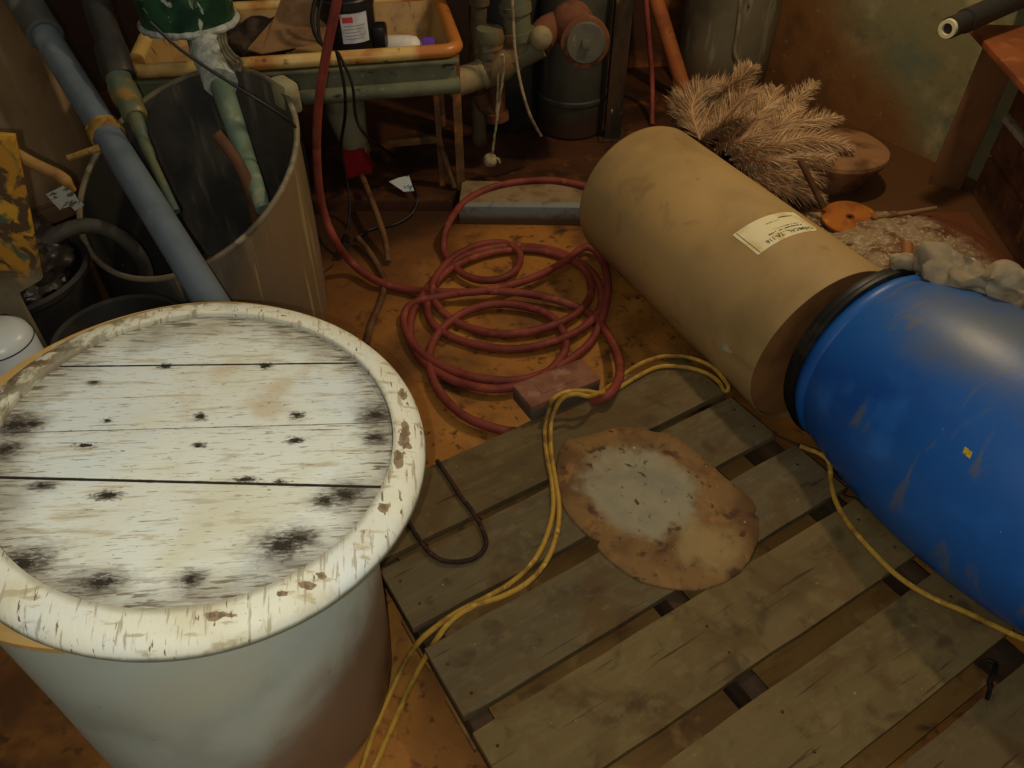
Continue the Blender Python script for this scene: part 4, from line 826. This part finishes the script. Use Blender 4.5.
fr_ = [[(700, 130, .04), (715, 100, .14), (735, 84, .22), (752, 66, .28)], [(705, 140, .05), (730, 112, .15), (748, 96, .2), (770, 100, .2)], [(700, 140, .05), (692, 110, .12), (700, 92, .18), (720, 84, .2)],
       [(720, 150, .06), (755, 122, .16), (785, 108, .18), (815, 82, .22)], [(725, 155, .07), (765, 132, .18), (805, 122, .2), (838, 118, .19)], [(730, 160, .07), (770, 146, .18), (812, 140, .2), (852, 148, .19)],
       [(715, 150, .06), (745, 140, .16), (775, 128, .2), (800, 104, .24)], [(735, 165, .06), (765, 160, .14), (800, 156, .16), (832, 160, .17)], [(740, 172, .05), (770, 172, .10), (800, 172, .11), (824, 178, .08)], [(700, 142, .04), (720, 128, .12), (740, 120, .18), (764, 118, .2)],
       [(745, 182, .04), (772, 184, .07), (800, 190, .06), (818, 196, .03)], [(690, 135, .03), (682, 112, .06), (686, 96, .10), (700, 104, .13)], [(720, 145, .06), (742, 130, .16), (764, 110, .22), (776, 88, .26)]]
for q in fr_: part('plume', frond([G(*p) for p in q], .1), fth, plume, smooth=False)
# rusty gear-like disc with rods
rd_ = mat('orange rusted disc', (176, 104, 36), [dict(c=(142, 78, 30), s=10, lo=.42, hi=.66), dict(c=(196, 126, 52), s=16, lo=.56, hi=.7), dict(c=(84, 46, 22), r=(0, 0, .022, .012, .01, 30))], rough=.85, bump=(50, .4))
rdc = G(850, 217, .035)
dsc = thing('rusty_disc', 'orange rusty disc with two rods lying right of the tan drum', 'disc', frame(rdc-Vector((0, 0, .012)), (-.05, -.1, 1), (1, 0, 0)))
mb = MB(); mb.lathe([(.007, 0), (.10, 0), (.107, .005), (.107, .012), (.10, .016), (.03, .017), (.007, .013)], 48, closed=True).wob(.002, 20); part('plate', mb, rd_, dsc, local=True)
mb = MB(); mb.tube([G(824, 208, .055), G(812, 184, .13), G(800, 160, .21)], [.013, .0125, .012], 10); part('rod', mb, wd, dsc)
mb = MB(); mb.tube([G(872, 219, .045), G(900, 214, .05), G(936, 208, .055)], [.010, .009, .008], 10); part('rod', mb, mat('pale rod', (150, 112, 72), [dict(c=(112, 78, 46), s=20, lo=.45, hi=.65)], rough=.75), dsc, label='thinner pale rod')
# crusty rubble mound
mnd = MB(); gx, gy = 40, 26
mcen = G(915, 238, 0)
vv = []
for i in range(gx+1):
    for j in range(gy+1):
        x = 1.18+.66*i/gx; y = 2.02+.72*j/gy
        k = max(0, 1-((x-1.52)/.33)**2-((y-2.38)/.36)**2)
        z = .07*k**.6+ (.012*noise.noise(Vector((x*20, y*20, 0)))+.01*noise.noise(Vector((x*50, y*50, 3))))*min(1, k*3)
        vv.append(mnd.bm.verts.new(Vector((x, y, max(z, .0006)))))
for i in range(gx):
    for j in range(gy): mnd.bm.faces.new((vv[i*(gy+1)+j], vv[(i+1)*(gy+1)+j], vv[(i+1)*(gy+1)+j+1], vv[i*(gy+1)+j+1]))
mdm = mat('crusty rubble', (112, 72, 42), [dict(c=(84, 52, 32), s=9, lo=.42, hi=.65), dict(c=(156, 130, 98), s=7, lo=.36, hi=.54, w=.6), dict(c=(190, 172, 140), s=60, lo=.50, hi=.64, k=.8), dict(c=(110, 62, 34), g=((1, .4, 0), .12, .25, .15, 8))], rough=.9, bump=(60, .8, .01))
single('rubble', mnd, mdm, 'crusty whitish rubble spread on the floor behind the blue barrel', 'rubble', kind='stuff')
mb = MB(); a_ = G(907, 262, .075); b_ = G(907, 244, .10); mb.tube([a_, a_+(b_-a_)*.15, b_, b_+(b_-a_)*.05], [.016, .019, .019, .015], 16); single('wooden_peg', mb, mat('tan wood peg', (160, 106, 62), [dict(c=(130, 82, 46), s=20, lo=.45, hi=.65)], rough=.7), 'short tan wooden peg on the crusty rubble', 'peg')
# twisted rag behind the barrel top
rgm = mat('dirty grey cloth', (150, 134, 108), [dict(c=(112, 96, 74), s=7, lo=.42, hi=.66), dict(c=(178, 164, 136), s=12, lo=.54, hi=.7), dict(c=(96, 64, 40), s=9, lo=.6, hi=.75)], rough=.9, bump=(60, .5))
rp_ = [DP(892, 268, 1.93), DP(912, 264, 1.92), DP(935, 266, 1.88), DP(958, 274, 1.84), DP(982, 280, 1.80), DP(1010, 290, 1.75), DP(1040, 304, 1.70), DP(1060, 318, 1.66)]
S = spline(rp_, 8); mb = MB(); mb.tube(S, [.022+.018*math.sin(min(1, i/12)*PI/2)+.006*math.sin(i*.55) for i in range(len(S))], 28)
mb.bm.verts.ensure_lookup_table()
for i, v in enumerate(mb.bm.verts):
    c_ = S[i//28]; a = 2*PI*(i % 28)/28
    v.co = c_+(v.co-c_)*(1+.26*math.sin(2*a+i//28*.22)+.14*math.sin(5*a-i//28*.35))
for v in mb.bm.verts: v.co += noise.noise_vector(v.co*15)*.022 + noise.noise_vector(v.co*40)*.010
single('rag', mb, rgm, 'twisted dirty grey cloth lying along the top of the blue barrel', 'rag', sharp=80)
# wooden crate / rack at right
wcm = mat('old brown timber', (124, 84, 48), [dict(c=(100, 64, 38), s=(9, 9, 3), lo=.42, hi=.66), dict(c=(132, 84, 46), s=(14, 14, 4), lo=.54, hi=.7)], rough=.8, bump=((40, 40, 10), .4))
wdk = mat('dark timber', (112, 72, 44), [dict(c=(84, 54, 34), s=(6, 6, 6), lo=.42, hi=.66), dict(c=(134, 88, 52), s=10, lo=.55, hi=.7)], rough=.85, bump=(30, .3))
pb0 = G(928, 183, 0); pb1 = G(960, 190, 0)
rk = thing('timber_rack', 'dark slatted timber rack with upright post against the right wall', 'rack', (pb0+pb1)/2)
px_ = (pb1-pb0).normalized(); py_ = Vector((-px_.y, px_.x, 0)); RM = Matrix((px_, py_, Vector((0, 0, 1)))).transposed().to_4x4()
mb = MB(); ctr_ = (pb0+pb1)/2; wdt = (pb1-pb0).length
mb.box(ctr_+py_*.02+Vector((0, 0, .31)), (wdt, .045, .62), M=RM, bevel=.004); part('post', mb, wcm, rk)
e0 = pb1+Vector((.02, -.02, 0)); ed = (G(1005, 262, 0)-pb1); ed.z = 0; ed = ed.normalized(); en = Vector((-ed.y, ed.x, 0)); en = en if en.x > 0 else -en
EM = Matrix((ed, en, Vector((0, 0, 1)))).transposed().to_4x4()
for z0_, z1_ in ((.002, .16), (.175, .30), (.345, .46), (.50, .60)):
    mb = MB(); mb.box(e0+ed*.60+en*.03+Vector((0, 0, (z0_+z1_)/2)), (1.2, .022, z1_-z0_), M=EM, bevel=.003); part('slat', mb, wdk, rk)
pls = mat('pale batten', (176, 168, 146), [dict(c=(140, 130, 110), s=14, lo=.45, hi=.65)], rough=.7)
for z_ in (.322, .48):
    mb = MB(); mb.box(e0+ed*.60+en*.02+Vector((0, 0, z_)), (1.2, .02, .024), M=EM, bevel=.002); part('pale_batten', mb, pls, rk, label='whitish strip between the slats')
tpb = [G(985, 52, .62), G(1028, 100, .62)]
td = (tpb[1]-tpb[0]).normalized(); tn = Vector((-td.y, td.x, 0)); tn = tn if tn.x > 0 else -tn
TM = Matrix((td, tn, Vector((0, 0, 1)))).transposed().to_4x4()
otm = mat('orange brown board', (136, 74, 36), [dict(c=(108, 58, 28), s=6, lo=.42, hi=.66), dict(c=(152, 90, 46), s=9, lo=.55, hi=.7)], rough=.75, bump=(20, .2))
mb = MB(); mb.box(tpb[0]+td*.25+tn*.16+Vector((0, 0, .012)), (.95, .32, .022), M=TM, bevel=.003); part('top_board', mb, otm, rk, label='orange-brown board across the top')
# pipe stub on the right wall
s0, s1 = YP(947, 29, 2.75), YP(1004, 4, 2.95)
st_ = thing('pipe_stub', 'dark pipe stub with white plastic end sticking out of the right wall', 'pipe', s0)
sv = (s1-s0).normalized()
mb = MB(); mb.tube([s0+sv*.012, s0+sv*.10, s0+sv*.101, s0+sv*.6], [.036, .036, .041, .041], 24); part('sleeve', mb, dkp, st_)
mb = MB(); mb.lathe([(.019, .02), (.019, -.001), (.031, -.001), (.031, .03)], 24, frame(s0, sv, (0, 0, 1)), closed=True); part('white_end', mb, mat('ivory plastic end', (216, 206, 170), rough=.45), st_, label='white plastic pipe end')

# ------------------------------------------------------------------ light: the phone's flash beside the lens, a warm bulb, and an added dim fill from the world background
def light(name, kind, loc, power, colr, size, rot=None):
    L = bpy.data.lights.new(name, kind); L.energy = power; L.color = colr
    if kind == 'AREA': L.size = size
    else: L.shadow_soft_size = size
    o = bpy.data.objects.new(name, L); COL.objects.link(o); o.location = loc
    if rot: o.rotation_euler = rot
    return o
light('phone_flash', 'POINT', (-.036, -.01, 1.605), 25, (1.0, 1.0, .93), .004)
light('ceiling_bulb', 'POINT', (1.0, 2.6, 2.2), 56, (1.0, .76, .45), .06)
w = bpy.data.worlds.new('World'); SC.world = w; w.use_nodes = True
bg = w.node_tree.nodes['Background']; bg.inputs[0].default_value = (1.0, .90, .70, 1); bg.inputs[1].default_value = .20
cam = bpy.data.cameras.new('Camera'); co_ = bpy.data.objects.new('Camera', cam); COL.objects.link(co_)
cam.sensor_width = 36; cam.lens = 36*F/1024; cam.clip_start = .02
co_.location = EYE; co_.rotation_euler = (PI/2-PITCH, 0, 0); SC.camera = co_
vs_ = SC.view_settings; vs_.view_transform = 'Standard'; vs_.look = 'None'; vs_.exposure = 0.12; vs_.gamma = 1.0; vs_.use_curve_mapping = False
